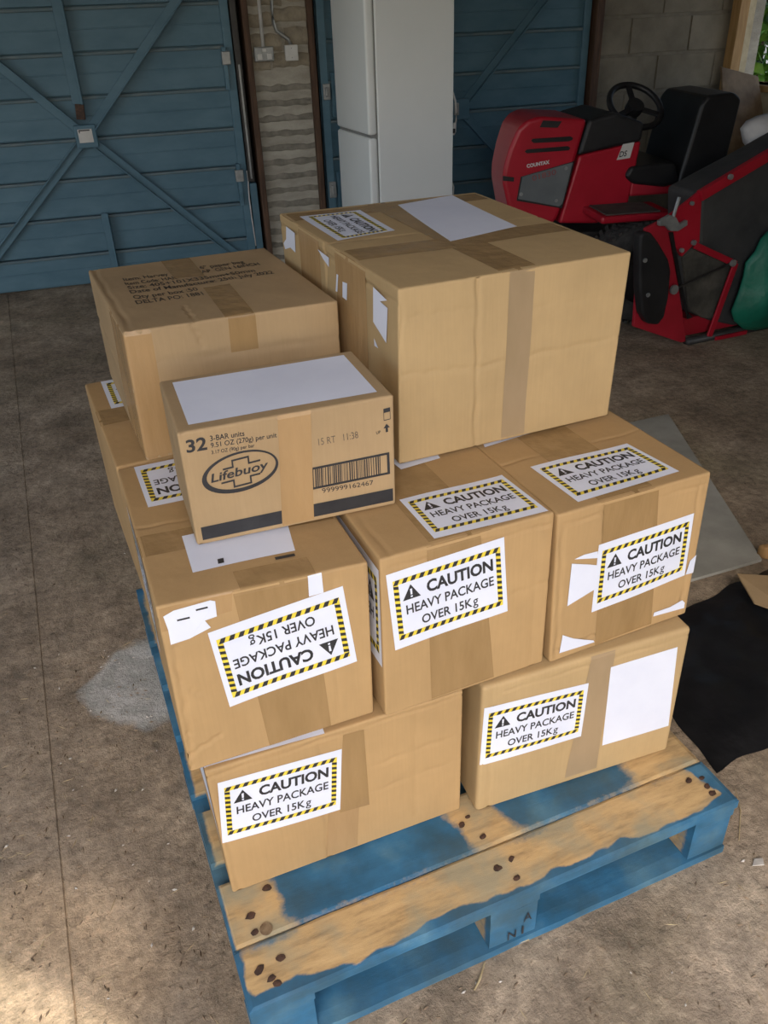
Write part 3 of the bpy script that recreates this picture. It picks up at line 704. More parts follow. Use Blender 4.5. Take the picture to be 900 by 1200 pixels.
# nails and knots
for (px, py, r) in ((313, 1041, 5), (294, 1074, 5), (299, 1093, 4), (304, 1137, 5), (318, 1147, 4.5), (325, 1153, 4), (329, 1123, 5), (541, 967, 4), (566, 981, 4.5), (583, 1018, 5), (599, 1007, 4), (606, 1029, 4), (807, 915, 4), (822, 912, 3.5), (828, 922, 4), (835, 930, 4.5), (548, 958, 3)):
    P = at(px, py, 2, PH); b = bobj[0] if P[1] < 0.1065 else bobj[1]
    a = rng.uniform(0, 3.14); V = []; n = 10
    for k_ in range(n):
        q = 2*math.pi*k_/n; rr = r*0.0016*(1+0.2*rng.uniform(-1, 1)); dx, dy = rr*1.15*math.cos(q), rr*0.85*math.sin(q)
        V.append((P[0]+dx*math.cos(a*0.2)-dy*math.sin(a*0.2), P[1]+dx*math.sin(a*0.2)+dy*math.cos(a*0.2), PH+0.0016))
    V.append((P[0], P[1], PH+0.0024)); mk('nail', V, [[k_, (k_+1) % n, n] for k_ in range(n)], MAT['nail'], b)
P = at(312, 1089, 2, PH); V = [(P[0]+0.011*math.cos(2*math.pi*k_/16), P[1]+0.012*math.sin(2*math.pi*k_/16), PH+0.0014) for k_ in range(16)]
mk('knot', V, [list(range(16))], MAT['knot'], bobj[1])

# ------------------------------------------------------------------ the boxes
GRP = 'cardboard boxes stacked on the pallet'
def pxc(c, face, a, b, dep=0.0015, wid=0.004): c.creases.append((face, tuple(c.uv(face, *a)), tuple(c.uv(face, *b)), dep, wid))
def uvc(c, face, a, b, dep=0.0015, wid=0.004): c.creases.append((face, a, b, dep, wid))
Z1 = PH+0.002

# bottom layer, front left
E_ = Carton('wide cardboard box in the bottom layer, nearest the front left pallet corner', 0.024, 0.210, Z1, 0.449, 0.44, 0.3125, -0.018,
            {(0, 0, 0): (273, 1047), (1, 0, 0): (539.5, 948), (0, 0, 1): (240, 905), (1, 0, 1): (543, 809)}, seed=1, group=GRP)
uvc(E_, 'front', (0.40, 0.0), (0.415, 1.0), 0.0016, 0.0035); uvc(E_, 'front', (0.52, 0.63), (0.98, 0.66), 0.0008, 0.006); uvc(E_, 'front', (0.52, 0.42), (0.98, 0.45), 0.0008, 0.006); uvc(E_, 'front', (0.79, 0.1), (0.80, 0.98), 0.0008, 0.006)
uvc(E_, 'front', (0.0, 0.955), (1.0, 0.962), 0.0012, 0.003); uvc(E_, 'front', (0.025, 0.0), (0.03, 1.0), 0.0010, 0.004)
E_.body()
E_.tape('front', E_.quad('front', [(384.6, 951), (421, 940), (419, 990), (383, 1004)]), 'tape_light')
E_.tape('front', E_.quad('front', [(402, 862), (426.5, 855), (433, 943), (398, 952)]), 'tape', 0.0007)
E_.caution('front', E_.quad('front', [(254.8, 917.4), (400.6, 877.8), (398.3, 948), (260.7, 988)]))
E_.paper('left', rectq(0.02, 0.40, 0.47, 0.98), 'paper_label')
E_.caution('top', [(0.00, 0.36), (0.46, 0.34), (0.44, 0.004), (0.00, 0.022)])

# bottom layer, front right
F_ = Carton('cardboard box at the bottom right with a caution label left of its tape', 0.499, 0.181, Z1, 0.429, 0.44, 0.3185, -0.061,
            {(0, 0, 0): (557.8, 952), (0, 0, 1): (566, 807), (1, 0, 1): (811, 735)}, seed=2, mat='card2', group=GRP, r0=0.008, flat_top=True)
uvc(F_, 'front', (0.06, 0.0), (0.05, 1.0), 0.0012, 0.005); uvc(F_, 'front', (0.1, 0.93), (1.0, 0.94), 0.001, 0.003)
F_.body()
F_.tape('front', F_.quad('front', [(694, 768), (722, 760), (699, 900), (662, 912)]), 'tape_grey')
F_.caution('front', F_.quad('front', [(567.6, 830), (690, 800.5), (681, 863), (562, 897)]))
F_.paper('front', F_.quad('front', [(716, 782), (794, 758), (783, 850), (706, 874)]), 'shipping_label')

# hidden rear of the bottom layer
for i, (lab, x0, y0, w) in enumerate((('plain cardboard box in the bottom layer behind the front left one', 0.022, 0.690, 0.449), ('plain cardboard box in the bottom layer behind the bottom right one', 0.500, 0.690, 0.43))):
    c = Carton(lab, x0, y0, Z1, w, 0.43, 0.3125, 0.0, seed=20+i, group=GRP); c.body()
    c.tape('back', rectq(0.43, 0.0, 0.57, 1.0)); c.tape('top', rectq(0.0, 0.43, 1.0, 0.57))

Z2 = Z1+0.3155; Z2g = Z1+0.3205; Z2d = Z2g
# middle layer, left front
C_ = Carton('cardboard box with upside-down caution label at the front left of the middle layer', 0.004, 0.222, Z2, 0.307, 0.443, 0.318, -0.010,
            {(0, 0, 0): (223, 905), (1, 0, 0): (438.4, 835.4), (0, 0, 1): (182, 712), (1, 0, 1): (431.5, 659), (0, 1, 1): (137, 550)}, seed=3, group=GRP)
pxc(C_, 'front', (205, 760), (222, 860), 0.0020, 0.004); pxc(C_, 'front', (222, 860), (225, 900), 0.0018, 0.004); pxc(C_, 'front', (200, 900), (258, 862), 0.0018, 0.004)
pxc(C_, 'front', (212, 800), (232, 812), 0.001, 0.005); pxc(C_, 'front', (330, 690), (318, 705), 0.0016, 0.0025); uvc(C_, 'top', (0.0, 0.5), (0.62, 0.5), 0.0012, 0.003)
uvc(C_, 'front', (0.8, 0.05), (0.82, 0.95), 0.0008, 0.005); pxc(C_, 'front', (330, 660+22), (340, 740), 0.001, 0.002); uvc(C_, 'left', (0.0, 0.93), (1.0, 0.93), 0.001, 0.003)
C_.body()
C_.tape('front', C_.quad('front', [(272, 692), (362, 672), (388, 850), (316, 874)]), 'tape')
C_.tape('top', rectq(0.0, 0.30, 1.0, 0.44), 'tape')
C_.tape('top', rectq(0.38, 0.0, 0.74, 0.10), 'tape', 0.0007)
C_.tape('front', C_.quad('front', [(186, 714), (272, 692), (272, 716), (190, 741)]), 'tape_light', 0.0004)
C_.caution('front', C_.quad('front', [(418, 774), (269.4, 828.6), (243.4, 742), (401.5, 686.4)]))
a_, b_ = C_.uv('top', 157, 548), C_.uv('top', 173.6, 594.5)
du = np.array([0.21/C_.dim[0], 0.02])
C_.caution('top', [b_+du, b_, a_, a_+du])
C_.paper('top', C_.quad('top', [(213, 628), (334, 604), (346, 646), (226, 671.5)]), 'shipping_label')
for q in ([(322, 655), (345, 650), (346.5, 653), (323.5, 658)], [(255, 657), (262, 655.5), (263, 661), (256, 662.5)]):
    C_.put('printed_line', 'top', C_.quad('top', q), Flat().rect(0, 0, 1, 1), 'ink', 0.0020)
C_.scrap('front', [(191, 722), (203, 715), (246, 703), (252, 704), (254, 722), (240, 727), (247, 735), (222, 748), (200, 755), (197, 738)])
C_.put('printed_line', 'front', C_.quad('front', [(207, 725.5), (222, 722), (222.5, 724), (207.5, 727.5)]), Flat().rect(0, 0, 1, 1), 'ink', 0.0020)
C_.put('printed_line', 'front', C_.quad('front', [(229, 713.5), (243, 710), (243.5, 712), (229.5, 715.5)]), Flat().rect(0, 0, 1, 1), 'ink', 0.0020)
C_.paper('front', C_.quad('front', [(360.5, 675), (376.5, 671), (379, 694), (362, 699)]), 'torn_paper', None, 0.0012)
C_.caution('left', rectq(0.30, 0.42, 0.78, 0.92))

# middle layer, centre
D_ = Carton('cardboard box with two upright caution labels in the centre of the middle layer', 0.327, 0.201, Z2d, 0.301, 0.44, 0.3125, 0.008,
            {(0, 0, 0): (452, 840), (1, 0, 0): (636, 776), (0, 0, 1): (445, 656), (1, 0, 1): (650.4, 600)}, seed=4, group=GRP)
uvc(D_, 'front', (0.92, 0.0), (0.90, 1.0), 0.0006, 0.006); uvc(D_, 'front', (0.55, 0.55), (0.98, 0.57), 0.0008, 0.006); uvc(D_, 'front', (0.05, 0.935), (0.98, 0.935), 0.0012, 0.003); uvc(D_, 'top', (0.5, 0.0), (0.5, 1.0), 0.0012, 0.003)
uvc(D_, 'front', (0.45, 0.05), (0.40, 0.28), 0.0012, 0.003); uvc(D_, 'top', (0.0, 0.62), (0.9, 0.62), 0.001, 0.003); uvc(D_, 'top', (0.06, 0.0), (0.05, 1.0), 0.001, 0.004)
D_.body()
D_.tape('front', D_.quad('front', [(500, 641), (563, 623), (579, 797), (506, 823)]), 'tape')
D_.tape('top', rectq(0.28, 0.0, 0.62, 1.0), 'tape')
D_.caution('front', D_.quad('front', [(452, 674), (590.6, 629), (594, 715), (463, 762)]))
D_.caution('top', D_.quad('top', [(468, 587), (588, 556.7), (642.7, 599), (509, 632)]))
D_.caution('left', rectq(0.01, 0.33, 0.47, 0.93))
D_.scrap('top', [(455, 538), (506, 524), (516, 537), (470, 551)])

# middle layer, right
G_ = Carton('cardboard box with torn white paper and two caution labels, right in the middle layer', 0.640, 0.189, Z2g, 0.298, 0.44, 0.3115, 0.012,
            {(0, 0, 0): (644, 777), (1, 0, 0): (803.7, 719), (0, 0, 1): (654, 604), (1, 0, 1): (834, 553)}, seed=5, group=GRP)
pxc(G_, 'front', (707, 592), (708, 640), 0.0014, 0.003); pxc(G_, 'front', (822, 562), (796, 720), 0.0016, 0.003); pxc(G_, 'front', (660, 620), (652, 770), 0.0016, 0.004); uvc(G_, 'top', (0.5, 0.0), (0.5, 1.0), 0.0012, 0.003)
pxc(G_, 'front', (650, 764), (702, 742), 0.0016, 0.003); uvc(G_, 'top', (0.0, 0.42), (1.0, 0.42), 0.001, 0.003); uvc(G_, 'front', (0.02, 0.93), (0.98, 0.93), 0.0012, 0.003)
G_.body()
G_.tape('front', G_.quad('front', [(708, 592), (772, 574), (763, 734), (697, 757)]), 'tape')
G_.tape('top', rectq(0.27, 0.0, 0.62, 1.0), 'tape')
for q in ([(669.5, 660), (690, 661), (700, 662), (697, 690), (664.5, 710)], [(672.5, 655), (684, 649.5), (700, 645.5), (700, 653.5)], [(659, 744), (672, 748), (695, 750), (696, 752), (655, 765)],
          [(766, 717.5), (785, 711), (799, 703), (802, 706), (801, 712), (765, 722)], [(808, 657), (816.5, 650), (813, 671), (803, 673)]):
    G_.scrap('front', q)
G_.caution('front', G_.quad('front', [(701.5, 638.5), (813, 601), (802, 674), (693, 717.6)]))
G_.caution('top', G_.quad('top', [(621.3, 548), (734.7, 519.3), (796, 552.6), (677.5, 589)]))
G_.scrap('top', [(560, 505), (640, 485), (674, 492), (640, 502), (568, 525)])

# middle layer, rear
B_ = Carton('cardboard box under the printed box, behind the box with the upside-down label', 0.010, 0.672, Z2, 0.30, 0.433, 0.318, 0.03,
            {(0, 1, 1): (99, 450)}, seed=6, group=GRP)
uvc(B_, 'top', (0.0, 0.5), (1.0, 0.5), 0.0012, 0.003)
B_.body()
B_.tape('top', rectq(0.0, 0.44, 1.0, 0.62), 'tape')
a_, b_ = B_.uv('top', 118, 447.7), B_.uv('top', 130.5, 479)
du = np.array([0.21/B_.dim[0], 0.0])
B_.caution('top', [a_, a_+du, b_+du, b_])
for i, (lab, x0) in enumerate((('plain cardboard box behind the centre box of the middle layer', 0.330), ('plain cardboard box behind the right box of the middle layer', 0.640))):
    c = Carton(lab, x0, 0.672, Z2, 0.297, 0.43, 0.318, 0.0, seed=30+i, group=GRP); c.body(); c.tape('back', rectq(0.4, 0.0, 0.6, 1.0))

Z3 = Z2+0.3215
# big box on top, right
A2 = Carton('largest cardboard box, on the top right with torn labels on its left side', 0.473, 0.455, Z3, 0.451, 0.589, 0.3155, 0.006,
            {(0, 0, 0): (468, 544.7), (1, 0, 0): (712.7, 487), (0, 0, 1): (466.7, 339), (1, 0, 1): (740.5, 295), (0, 1, 1): (327, 250), (1, 1, 1): (557, 225)}, seed=7, mat='card2', group=GRP)
pxc(A2, 'front', (561, 325), (557, 522), 0.0026, 0.004); pxc(A2, 'front', (612, 330), (604, 420), 0.0016, 0.003); pxc(A2, 'front', (470, 440), (555, 430), 0.0010, 0.005); pxc(A2, 'front', (560, 430), (725, 395), 0.0012, 0.005)
pxc(A2, 'front', (480, 372), (560, 360), 0.0007, 0.006); pxc(A2, 'front', (630, 360), (730, 345), 0.0006, 0.006); uvc(A2, 'top', (0.5, 0.0), (0.5, 1.0), 0.0014, 0.003); uvc(A2, 'top', (0.0, 0.52), (1.0, 0.52), 0.001, 0.004)
uvc(A2, 'left', (0.55, 0.0), (0.55, 1.0), 0.0026, 0.004); uvc(A2, 'left', (0.36, 0.0), (0.36, 1.0), 0.0016, 0.004); uvc(A2, 'left', (0.0, 0.92), (1.0, 0.93), 0.0018, 0.004); uvc(A2, 'front', (0.012, 0.0), (0.01, 1.0), 0.001, 0.003)
A2.body()
A2.tape('front', A2.quad('front', [(598, 312), (628, 305), (614, 511), (587, 517)]), 'tape_grey')
A2.tape('top', rectq(0.42, 0.0, 0.58, 1.0), 'tape'); A2.tape('top', rectq(0.0, 0.30, 1.0, 0.42), 'tape', 0.0007); A2.tape('top', rectq(0.0, 0.86, 1.0, 0.97), 'tape', 0.0007)
A2.tape('left', rectq(0.22, 0.0, 0.46, 1.0), 'tape_light'); A2.tape('left', rectq(0.60, 0.0, 0.80, 1.0), 'tape_light')
A2.caution('top', A2.quad('top', [(422, 246), (463, 269.5), (396, 282.5), (351, 254)]))
A2.paper('top', A2.quad('top', [(466, 240), (530, 229), (606, 266), (528, 282)]), 'shipping_label')
for q in ([(336, 265), (346, 273), (347, 296), (341, 290), (335, 292), (333, 285), (336, 280)], [(373, 292), (386, 302), (386, 313), (379, 303)], [(395, 321), (397, 322), (396, 342), (394, 341)],
          [(402, 330), (407.5, 332), (407, 352), (402, 348)], [(438, 336), (454.5, 352), (446, 353), (455, 361), (453.5, 402), (438, 377)], [(439, 396), (444, 408), (439.5, 405)]):
    A2.scrap('left', q)

# printed box on top, left
A1 = Carton('cardboard box with printed black lettering on its lid, on the top left', 0.067, 0.671, Z3, 0.386, 0.446, 0.2365, 0.021,
            {(0, 1, 1): (103, 316.6), (0, 0, 1): (143.5, 389.5), (1, 0, 1): (396, 352.5), (1, 1, 1): (310, 290), (0, 0, 0): (172, 540.6)}, seed=8, mat='card3', group=GRP)
pxc(A1, 'top', (215, 358), (230, 378), 0.0022, 0.003); uvc(A1, 'top', (0.04, 0.0), (0.03, 1.0), 0.002, 0.004); pxc(A1, 'front', (160, 395), (180, 430), 0.002, 0.004); pxc(A1, 'front', (225, 380), (238, 405), 0.002, 0.004)
uvc(A1, 'front', (0.03, 0.0), (0.04, 1.0), 0.0024, 0.005); uvc(A1, 'front', (0.1, 0.75), (1.0, 0.70), 0.001, 0.006); uvc(A1, 'front', (0.08, 0.0), (0.1, 1.0), 0.0016, 0.004); uvc(A1, 'left', (0.0, 0.5), (1.0, 0.55), 0.003, 0.006)
uvc(A1, 'left', (0.3, 0.0), (0.3, 1.0), 0.002, 0.006); uvc(A1, 'left', (0.1, 0.0), (0.12, 1.0), 0.002, 0.006)
A1.body()
A1.tape('top', A1.quad('top', [(187, 304.5), (220, 300), (240, 322.5), (204, 325)]), 'tape'); A1.tape('top', A1.quad('top', [(238, 337), (269, 333), (299, 368), (266, 374.5)]), 'tape')
A1.tape('front', A1.quad('front', [(267, 372), (299, 367), (303, 408), (271, 413)]), 'tape'); A1.tape('front', rectq(0.0, 0.0, 0.12, 1.0), 'tape_light'); A1.tape('left', rectq(0.0, 0.0, 0.35, 1.0), 'tape_light')
A1.tape('front', rectq(0.12, 0.0, 1.0, 0.42), 'tape_light', 0.0004)
LINES = [('Item: Harvey', (146, 330), (197.5, 321.5)), ('6" paper bag', (235.5, 315), (287, 308)), ('Item Code: HAR', (148.7, 335.5), (207, 325)), ('AP  GEN 16INCH', (238, 320.5), (304.5, 310)), ('Size: 405+101X335mm+50mm', (152, 341), (298, 317)),
         ('Date of Manufacture: 25th July 2022', (155, 346.5), (319.5, 319)), ('Qty per box :50', (158, 351.5), (232, 339)), ('DELTA PO: 1881', (161.5, 358), (238, 344))]
cap = abs(A1.uv('top', 146, 330)[1]-A1.uv('top', 161.5, 358)[1])/5*0.70
for t, a, b in LINES:
    ua, ub_ = A1.uv('top', *a), A1.uv('top', *b); ub_[1] = (ub_[1]+ua[1])/2; ua[1] = ub_[1]
    dsc = 0.28*cap if any(ch in t for ch in 'ypgQ') else 0.0
    A1.put('printed_line', 'top', [(ua[0], ua[1]+cap), (ub_[0], ub_[1]+cap), (ub_[0], ub_[1]-dsc), (ua[0], ua[1]-dsc)], Flat().text(t, 0, 0, 1, 1, 0.012), 'ink_brown', 0.0006)

# soap box in front of it
L_ = Carton('small soap carton with oval logo, barcode and black stripe before the printed box', 0.091, 0.349, Z3, 0.323, 0.20, 0.194, -0.047,
            {(1, 0, 0): (464, 591), (1, 0, 1): (461.5, 463), (0, 0, 1): (207, 508)}, seed=9, mat='card3', group=GRP, bulge=0.0012)
uvc(L_, 'left', (0.4, 0.0), (0.4, 1.0), 0.002, 0.004); uvc(L_, 'front', (0.02, 0.0), (0.02, 1.0), 0.001, 0.003)
L_.body()
L_.paper('top', [(0.06, 0.92), (0.94, 0.92), (0.94, 0.10), (0.06, 0.10)], 'shipping_label')
def ltxt(t, pxs, bold=0.01, mat='ink', name='printed_text'): L_.put(name, 'front', L_.quad('front', pxs), Flat().text(t, 0, 0, 1, 1, bold), mat, 0.0007)
ltxt('32', [(217, 516), (241.5, 511), (243, 527), (219, 531)], 0.025)
ltxt('3-BAR units', [(245.5, 510.5), (286, 504.5), (286.5, 510.5), (246.5, 517)]); ltxt('9.51 OZ (270g) per unit', [(246.5, 519), (324, 506.5), (324.5, 514), (247.5, 526.5)]); ltxt('3.17 OZ (90g) per bar', [(247.5, 528), (298, 519.5), (298.5, 525), (248, 533.5)])
QL = L_.quad('front', [(233.6, 540.9), (323, 518), (329, 564.3), (239.6, 587)])
lg = Flat(); N = 48
lg.ringpoly([(0.5+0.5*math.cos(2*math.pi*i/N), 0.5+0.5*math.sin(2*math.pi*i/N)) for i in range(N)], [(0.515+0.452*math.cos(2*math.pi*i/N), 0.478+0.425*math.sin(2*math.pi*i/N)) for i in range(N)])
def stroke(fl, pts, ta, tb):
    for (a0, b0), (a1, b1) in zip(pts[:-1], pts[1:]): fl.rect(min(a0, a1)-ta/2, min(b0, b1)-tb/2, max(a0, a1)+ta/2, max(b0, b1)+tb/2)
stroke(lg, [(0.29, 0.335), (0.41, 0.335), (0.41, 0.175), (0.62, 0.175), (0.62, 0.335), (0.76, 0.335)], 0.022, 0.045)
stroke(lg, [(0.25, 0.665), (0.40, 0.665), (0.40, 0.835), (0.62, 0.835), (0.62, 0.665), (0.74, 0.665)], 0.022, 0.045)
V_, F_t, _a = text2d('Lifebuoy', 0.02); n_ = len(lg.v)
lg.v += [(0.12+0.74*x+0.03*(y-0.5), 0.66-0.29*y) for x, y in V_]; lg.f += [[i+n_ for i in f] for f in F_t]
L_.put('oval_logo', 'front', QL, lg, 'ink', 0.0007)
ltxt('15 RT   11:38', [(372.5, 514), (419, 505), (420, 513), (373.4, 522)], 0.0, 'ink_grey')
bc = Flat(); bc.rect(0, 0, 1, 0.10); bc.rect(0, 0.90, 1, 1); bc.rect(0, 0, 0.03, 1); bc.rect(0.97, 0, 1, 1)
r2 = random.Random(3); x = 0.06
while x < 0.90:
    w_ = r2.choice([0.006, 0.009, 0.014]); bc.rect(x, 0.10, min(x+w_, 0.9), 0.9); x += w_+r2.choice([0.008, 0.011, 0.018])
L_.put('barcode', 'front', L_.quad('front', [(352, 551), (456, 529.5), (457, 555), (353, 577)]), bc, 'ink', 0.0007)
ltxt('999999162467', [(377, 572.5), (437, 562.3), (437.6, 567.6), (378, 578)], 0.0)
vt = L_.uv('front', 430, 579)[1]; vb = L_.uv('front', 464, 586.5)[1]
L_.put('black_stripe', 'front', rectq(0.03, 0.045, 0.985, 0.165), Flat().rect(0, 0, 1, 1, 14, 2), 'ink', 0.0007)
ar = Flat(); ar.poly([(0.5, 0), (1, 0.5), (0.68, 0.5), (0.68, 1), (0.32, 1), (0.32, 0.5), (0, 0.5)])
L_.put('up_arrow', 'front', L_.quad('front', [(449, 497), (456.5, 495.5), (457, 505), (449.5, 507)]), ar, 'ink', 0.0007); ltxt('UP', [(440.5, 505.5), (445.5, 504), (446, 507.5), (441, 509)])
bx_ = Flat(); bx_.rect(0, 0, 1, 0.35); bx_.rect(0, 0.3, 0.07, 1); bx_.rect(0.93, 0.3, 1, 1); bx_.rect(0, 0.94, 1, 1)
L_.put('handling_symbol', 'front', L_.quad('front', [(449, 479), (457, 477), (457.5, 491), (449.5, 493)]), bx_, 'ink', 0.0007)
L_.tape('front', L_.quad('front', [(325, 487), (364, 480), (368, 608), (331, 616)]), 'tape_light', 0.0009)
for c in (A1,):
    pass

# ------------------------------------------------------------------ pillar electrics
s1 = thing('double_socket', 'grey metal double power socket on the brick pillar', 'socket', tuple(wpt(308, 62)), WYAW)
ua, za = wp(296, 55); ub_, zb = wp(320, 71)
mb = MB(); wbox(mb, ua, ub_, 0.016, 0.055, zb, za, 0.006); mb.build('back_box', MAT['galv'], s1)
mb = MB(); wbox(mb, ua+0.004, ub_-0.004, 0.055, 0.060, zb+0.004, za-0.004, 0.002); mb.build('face_plate', MAT['galv'], s1)
for k_ in (0.25, 0.75):
    uu = ua+(ub_-ua)*k_; mb = MB(); wbox(mb, uu-0.014, uu+0.014, 0.06, 0.065, zb+0.01, zb+0.042, 0.002); mb.build('outlet', MAT['whiteplastic'], s1)
mb = MB(); wbox(mb, (ua+ub_)/2-0.012, (ua+ub_)/2+0.012, 0.06, 0.066, za-0.026, za-0.010, 0.002); mb.build('switch', MAT['whiteplastic'], s1)
s2 = thing('junction_box', 'square white junction box on the brick pillar beside the socket', 'switch box', tuple(wpt(339, 61)), WYAW)
ua, za = wp(332, 53); ub_, zb = wp(347.5, 70)
mb = MB(); wbox(mb, ua, ub_, 0.016, 0.05, zb, za, 0.006); mb.build('base', MAT['whiteplastic'], s2)
mb = MB(); wbox(mb, ua-0.002, ub_+0.002, 0.05, 0.058, zb-0.002, za+0.002, 0.004); lid = mb.build('lid', MAT['whiteplastic'], s2)
mb = MB(); mb.disc(WP((ua+ub_)/2, 0.058, za-0.015), EN, 0.003, 0.001, 10); mb.disc(WP((ua+ub_)/2, 0.058, zb+0.015), EN, 0.003, 0.001, 10); mb.build('screw', MAT['galv'], lid)
uc = wp(306, 40)[0]; zc0 = wp(306, 55)[1]
mb = MB(); mb.tube([WP(uc, 0.035, zc0-0.01), WP(uc, 0.035, ZC-0.02)], 0.0105, 10)
tag(mb.build('conduit', MAT['whiteplastic'], None, True), 'white plastic conduit running up the pillar from the double socket', 'conduit')
mb = MB(); mb.tube([wpt(341, 53, 0.03), wpt(338, 46, 0.028), wpt(331, 41, 0.026), wpt(324, 36, 0.026), wpt(320, 25, 0.026), wpt(318.5, 10, 0.026), wpt(317.5, -40, 0.026), wpt(316, -160, 0.026)], 0.010, 8)
tag(mb.build('cable', MAT['galv'], None, True), 'grey cable bending from the ceiling to the white junction box', 'cable')

# ------------------------------------------------------------------ fridge freezer
YFR = 4.0; fx0 = at(441.5, 120, 1, YFR)[0]; fx1 = at(531.5, 120, 1, YFR)[0]; fdx = at(431.5, 120, 1, YFR)[0]; fzs = at(437, 160, 1, YFR)[2]
fr = thing('fridge_freezer', 'tall white two-door fridge freezer in front of the blue doors', 'fridge', ((fx0+fx1)/2, YFR+0.26, 0))
MB().box(fx0+0.004, fx1, YFR, YFR+0.53, 0.04, 1.86, 0.006).build('body', MAT['fridge'], fr)
MB().box(fx0-0.004, fx0+0.006, YFR+0.012, YFR+0.518, 0.06, 1.84).build('door_seal', MAT['fridge_gap'], fr)
MB().box(fdx-0.004, fx0-0.003, YFR+0.002, YFR+0.528, fzs+0.006, 1.86, 0.014, 4).build('upper_door', MAT['fridge'], fr, True)
MB().box(fdx-0.004, fx0-0.003, YFR+0.002, YFR+0.528, 0.06, fzs-0.010, 0.014, 4).build('lower_door', MAT['fridge'], fr, True)
MB().box(fdx+0.012, fx0-0.004, YFR+0.012, YFR+0.518, fzs-0.012, fzs+0.008).build('handle_recess', MAT['fridge_gap'], fr)
for yy in (YFR+0.04, YFR+0.46):
    mb = MB(); mb.disc((fx0+0.05, yy, 0.0), (0, 0, 1), 0.02, 0.045, 12); mb.disc((fx1-0.05, yy, 0.0), (0, 0, 1), 0.02, 0.045, 12); mb.build('foot', MAT['black'], fr)
def fpt(px, py, dx=0.0): p = at(px, py, 1, YFR+0.03); return (p[0]+dx, p[1], p[2])
mb = MB(); mb.tube([fpt(530.5, 108), fpt(533.5, 118), fpt(535, 130), fpt(534.5, 141), fpt(532.5, 150)], 0.006, 8); mb.build('mains_cable', MAT['whiteplastic'], fr, True)
mb = MB(); mb.tube([fpt(533, 144), fpt(531, 154), fpt(530, 158)], [0.009, 0.018, 0.012], 10); pg = mb.build('plug', MAT['whiteplastic'], fr)
q0 = fpt(529.5, 153); MB().box(q0[0]-0.012, q0[0]+0.012, q0[1]-0.024, q0[1]-0.012, q0[2]-0.012, q0[2]+0.012, 0.003).build('plug_base', MAT['black'], pg)
q0 = fpt(533.5, 121); q1 = fpt(538, 135); MB().box(q0[0], q1[0], q0[1], q0[1]+0.02, q1[2], q0[2], 0.003).build('cable_clip', MAT['galv'], fr)
mb = MB(); mb.tube([fpt(529.5, 214), fpt(531.5, 219), fpt(531, 226), fpt(529.5, 260)], 0.006, 8); mb.build('drain_hose', MAT['whiteplastic'], fr, True)

# ------------------------------------------------------------------ ride-on mower
TY0, TY1 = 2.86, 3.30; TYC = 3.08
MA = 0.24; MQ = np.array([2.90, 2.86, 0.0]); RM = np.array([[math.cos(MA), -math.sin(MA), 0], [math.sin(MA), math.cos(MA), 0], [0, 0, 1.0]])   # the mower is built square and then turned about MQ
def mat_(px, py, axis, val):
    o = RM @ (CAM-MQ)+MQ; d = RM @ ray(px, py); t = (val-o[axis])/d[axis]; return o+t*d
def tp(px, py, Y=TY0): p = mat_(px, py, 1, Y); return (p[0], Y, p[2])
def tpl(pts, Y=TY0): return [tp(*p, Y) for p in pts]
mw = thing('ride_on_mower', 'red ride-on lawn mower with black steering wheel and seat beside the block wall', 'mower', (2.75, TYC, 0))
MB().prism(tpl([(589, 214), (590, 198), (597, 174), (607, 151), (618, 141), (634, 136.5), (689, 140), (677, 181), (656, 250), (650, 262), (600, 262)]), (0, TY1-TY0, 0), 0.02, 3).build('bonnet', MAT['red'], mw, False)
bon = mw.children[0]
xs = [v.co.x for v in bon.data.vertices]; ylo = min(v.co.y for v in bon.data.vertices)
for v in bon.data.vertices:
    t = (max(xs)-v.co.x)/(max(xs)-min(xs)); v.co.y = ylo+(v.co.y-ylo)*(1-0.5*t**2.0)
sidey = TY0-0.004
MB().prism(tpl([(612, 207), (671, 190), (659, 238), (655, 242), (607, 233)], TY0-0.001), (0, -0.006, 0), 0.002).build('side_grille', MAT['greypanel'], bon)
MB().prism(tpl([(610, 207), (673, 188.5), (658, 244), (605, 235)], TY0+0.003), (0, -0.006, 0)).build('grille_surround', MAT['black'], bon)
for (px, py) in ((663, 197), (610.5, 227.5), (651.5, 235)):
    mb = MB(); mb.disc(tp(px, py, TY0-0.007), (0, -1, 0), 0.009, 0.005, 10); mb.build('bolt', MAT['galv'], bon)
for q in ([(624, 162.5), (668, 159.5), (671, 161.5), (670, 164), (666, 165.5), (625, 167.5), (622, 165)], [(617, 175), (665, 171), (668, 173), (666, 176), (617, 179.5), (614.5, 177.5)]):
    MB().prism(tpl(q, TY0+0.004), (0, -0.007, 0), 0.001).build('vent_slot', MAT['blackvinyl'], bon)
MB().prism(tpl([(636, 141), (658, 142), (653, 149.5), (632, 149)], TY0+0.004), (0, -0.008, 0), 0.001).build('bonnet_catch', MAT['black'], bon)
MB().prism(tpl([(589, 206), (602, 207.5), (601.5, 212.5), (589, 211.5)], TY0+0.004), (0, -0.012, 0), 0.002).build('lamp', MAT['black'], bon)
def side_text(name, t, pxs, mat, par, Y, bold=0.02):
    Q = np.array([tp(*p, Y) for p in pxs]); V, F, _ = text2d(t, bold)
    return mk(name, [(1-x)*(1-y)*Q[3]+x*(1-y)*Q[2]+x*y*Q[1]+(1-x)*y*Q[0] for x, y in V], F, MAT[mat], par)
side_text('badge_lettering', 'COUNTAX', [(617, 192.5), (644, 187.5), (644, 192), (617.5, 197)], 'cloth', bon, TY0-0.004, 0.05)
side_text('faded_number', '01830', [(623, 206), (651.5, 198), (652, 204.5), (624, 212.5)], 'fadedred', bon, TY0-0.0085, 0.02)
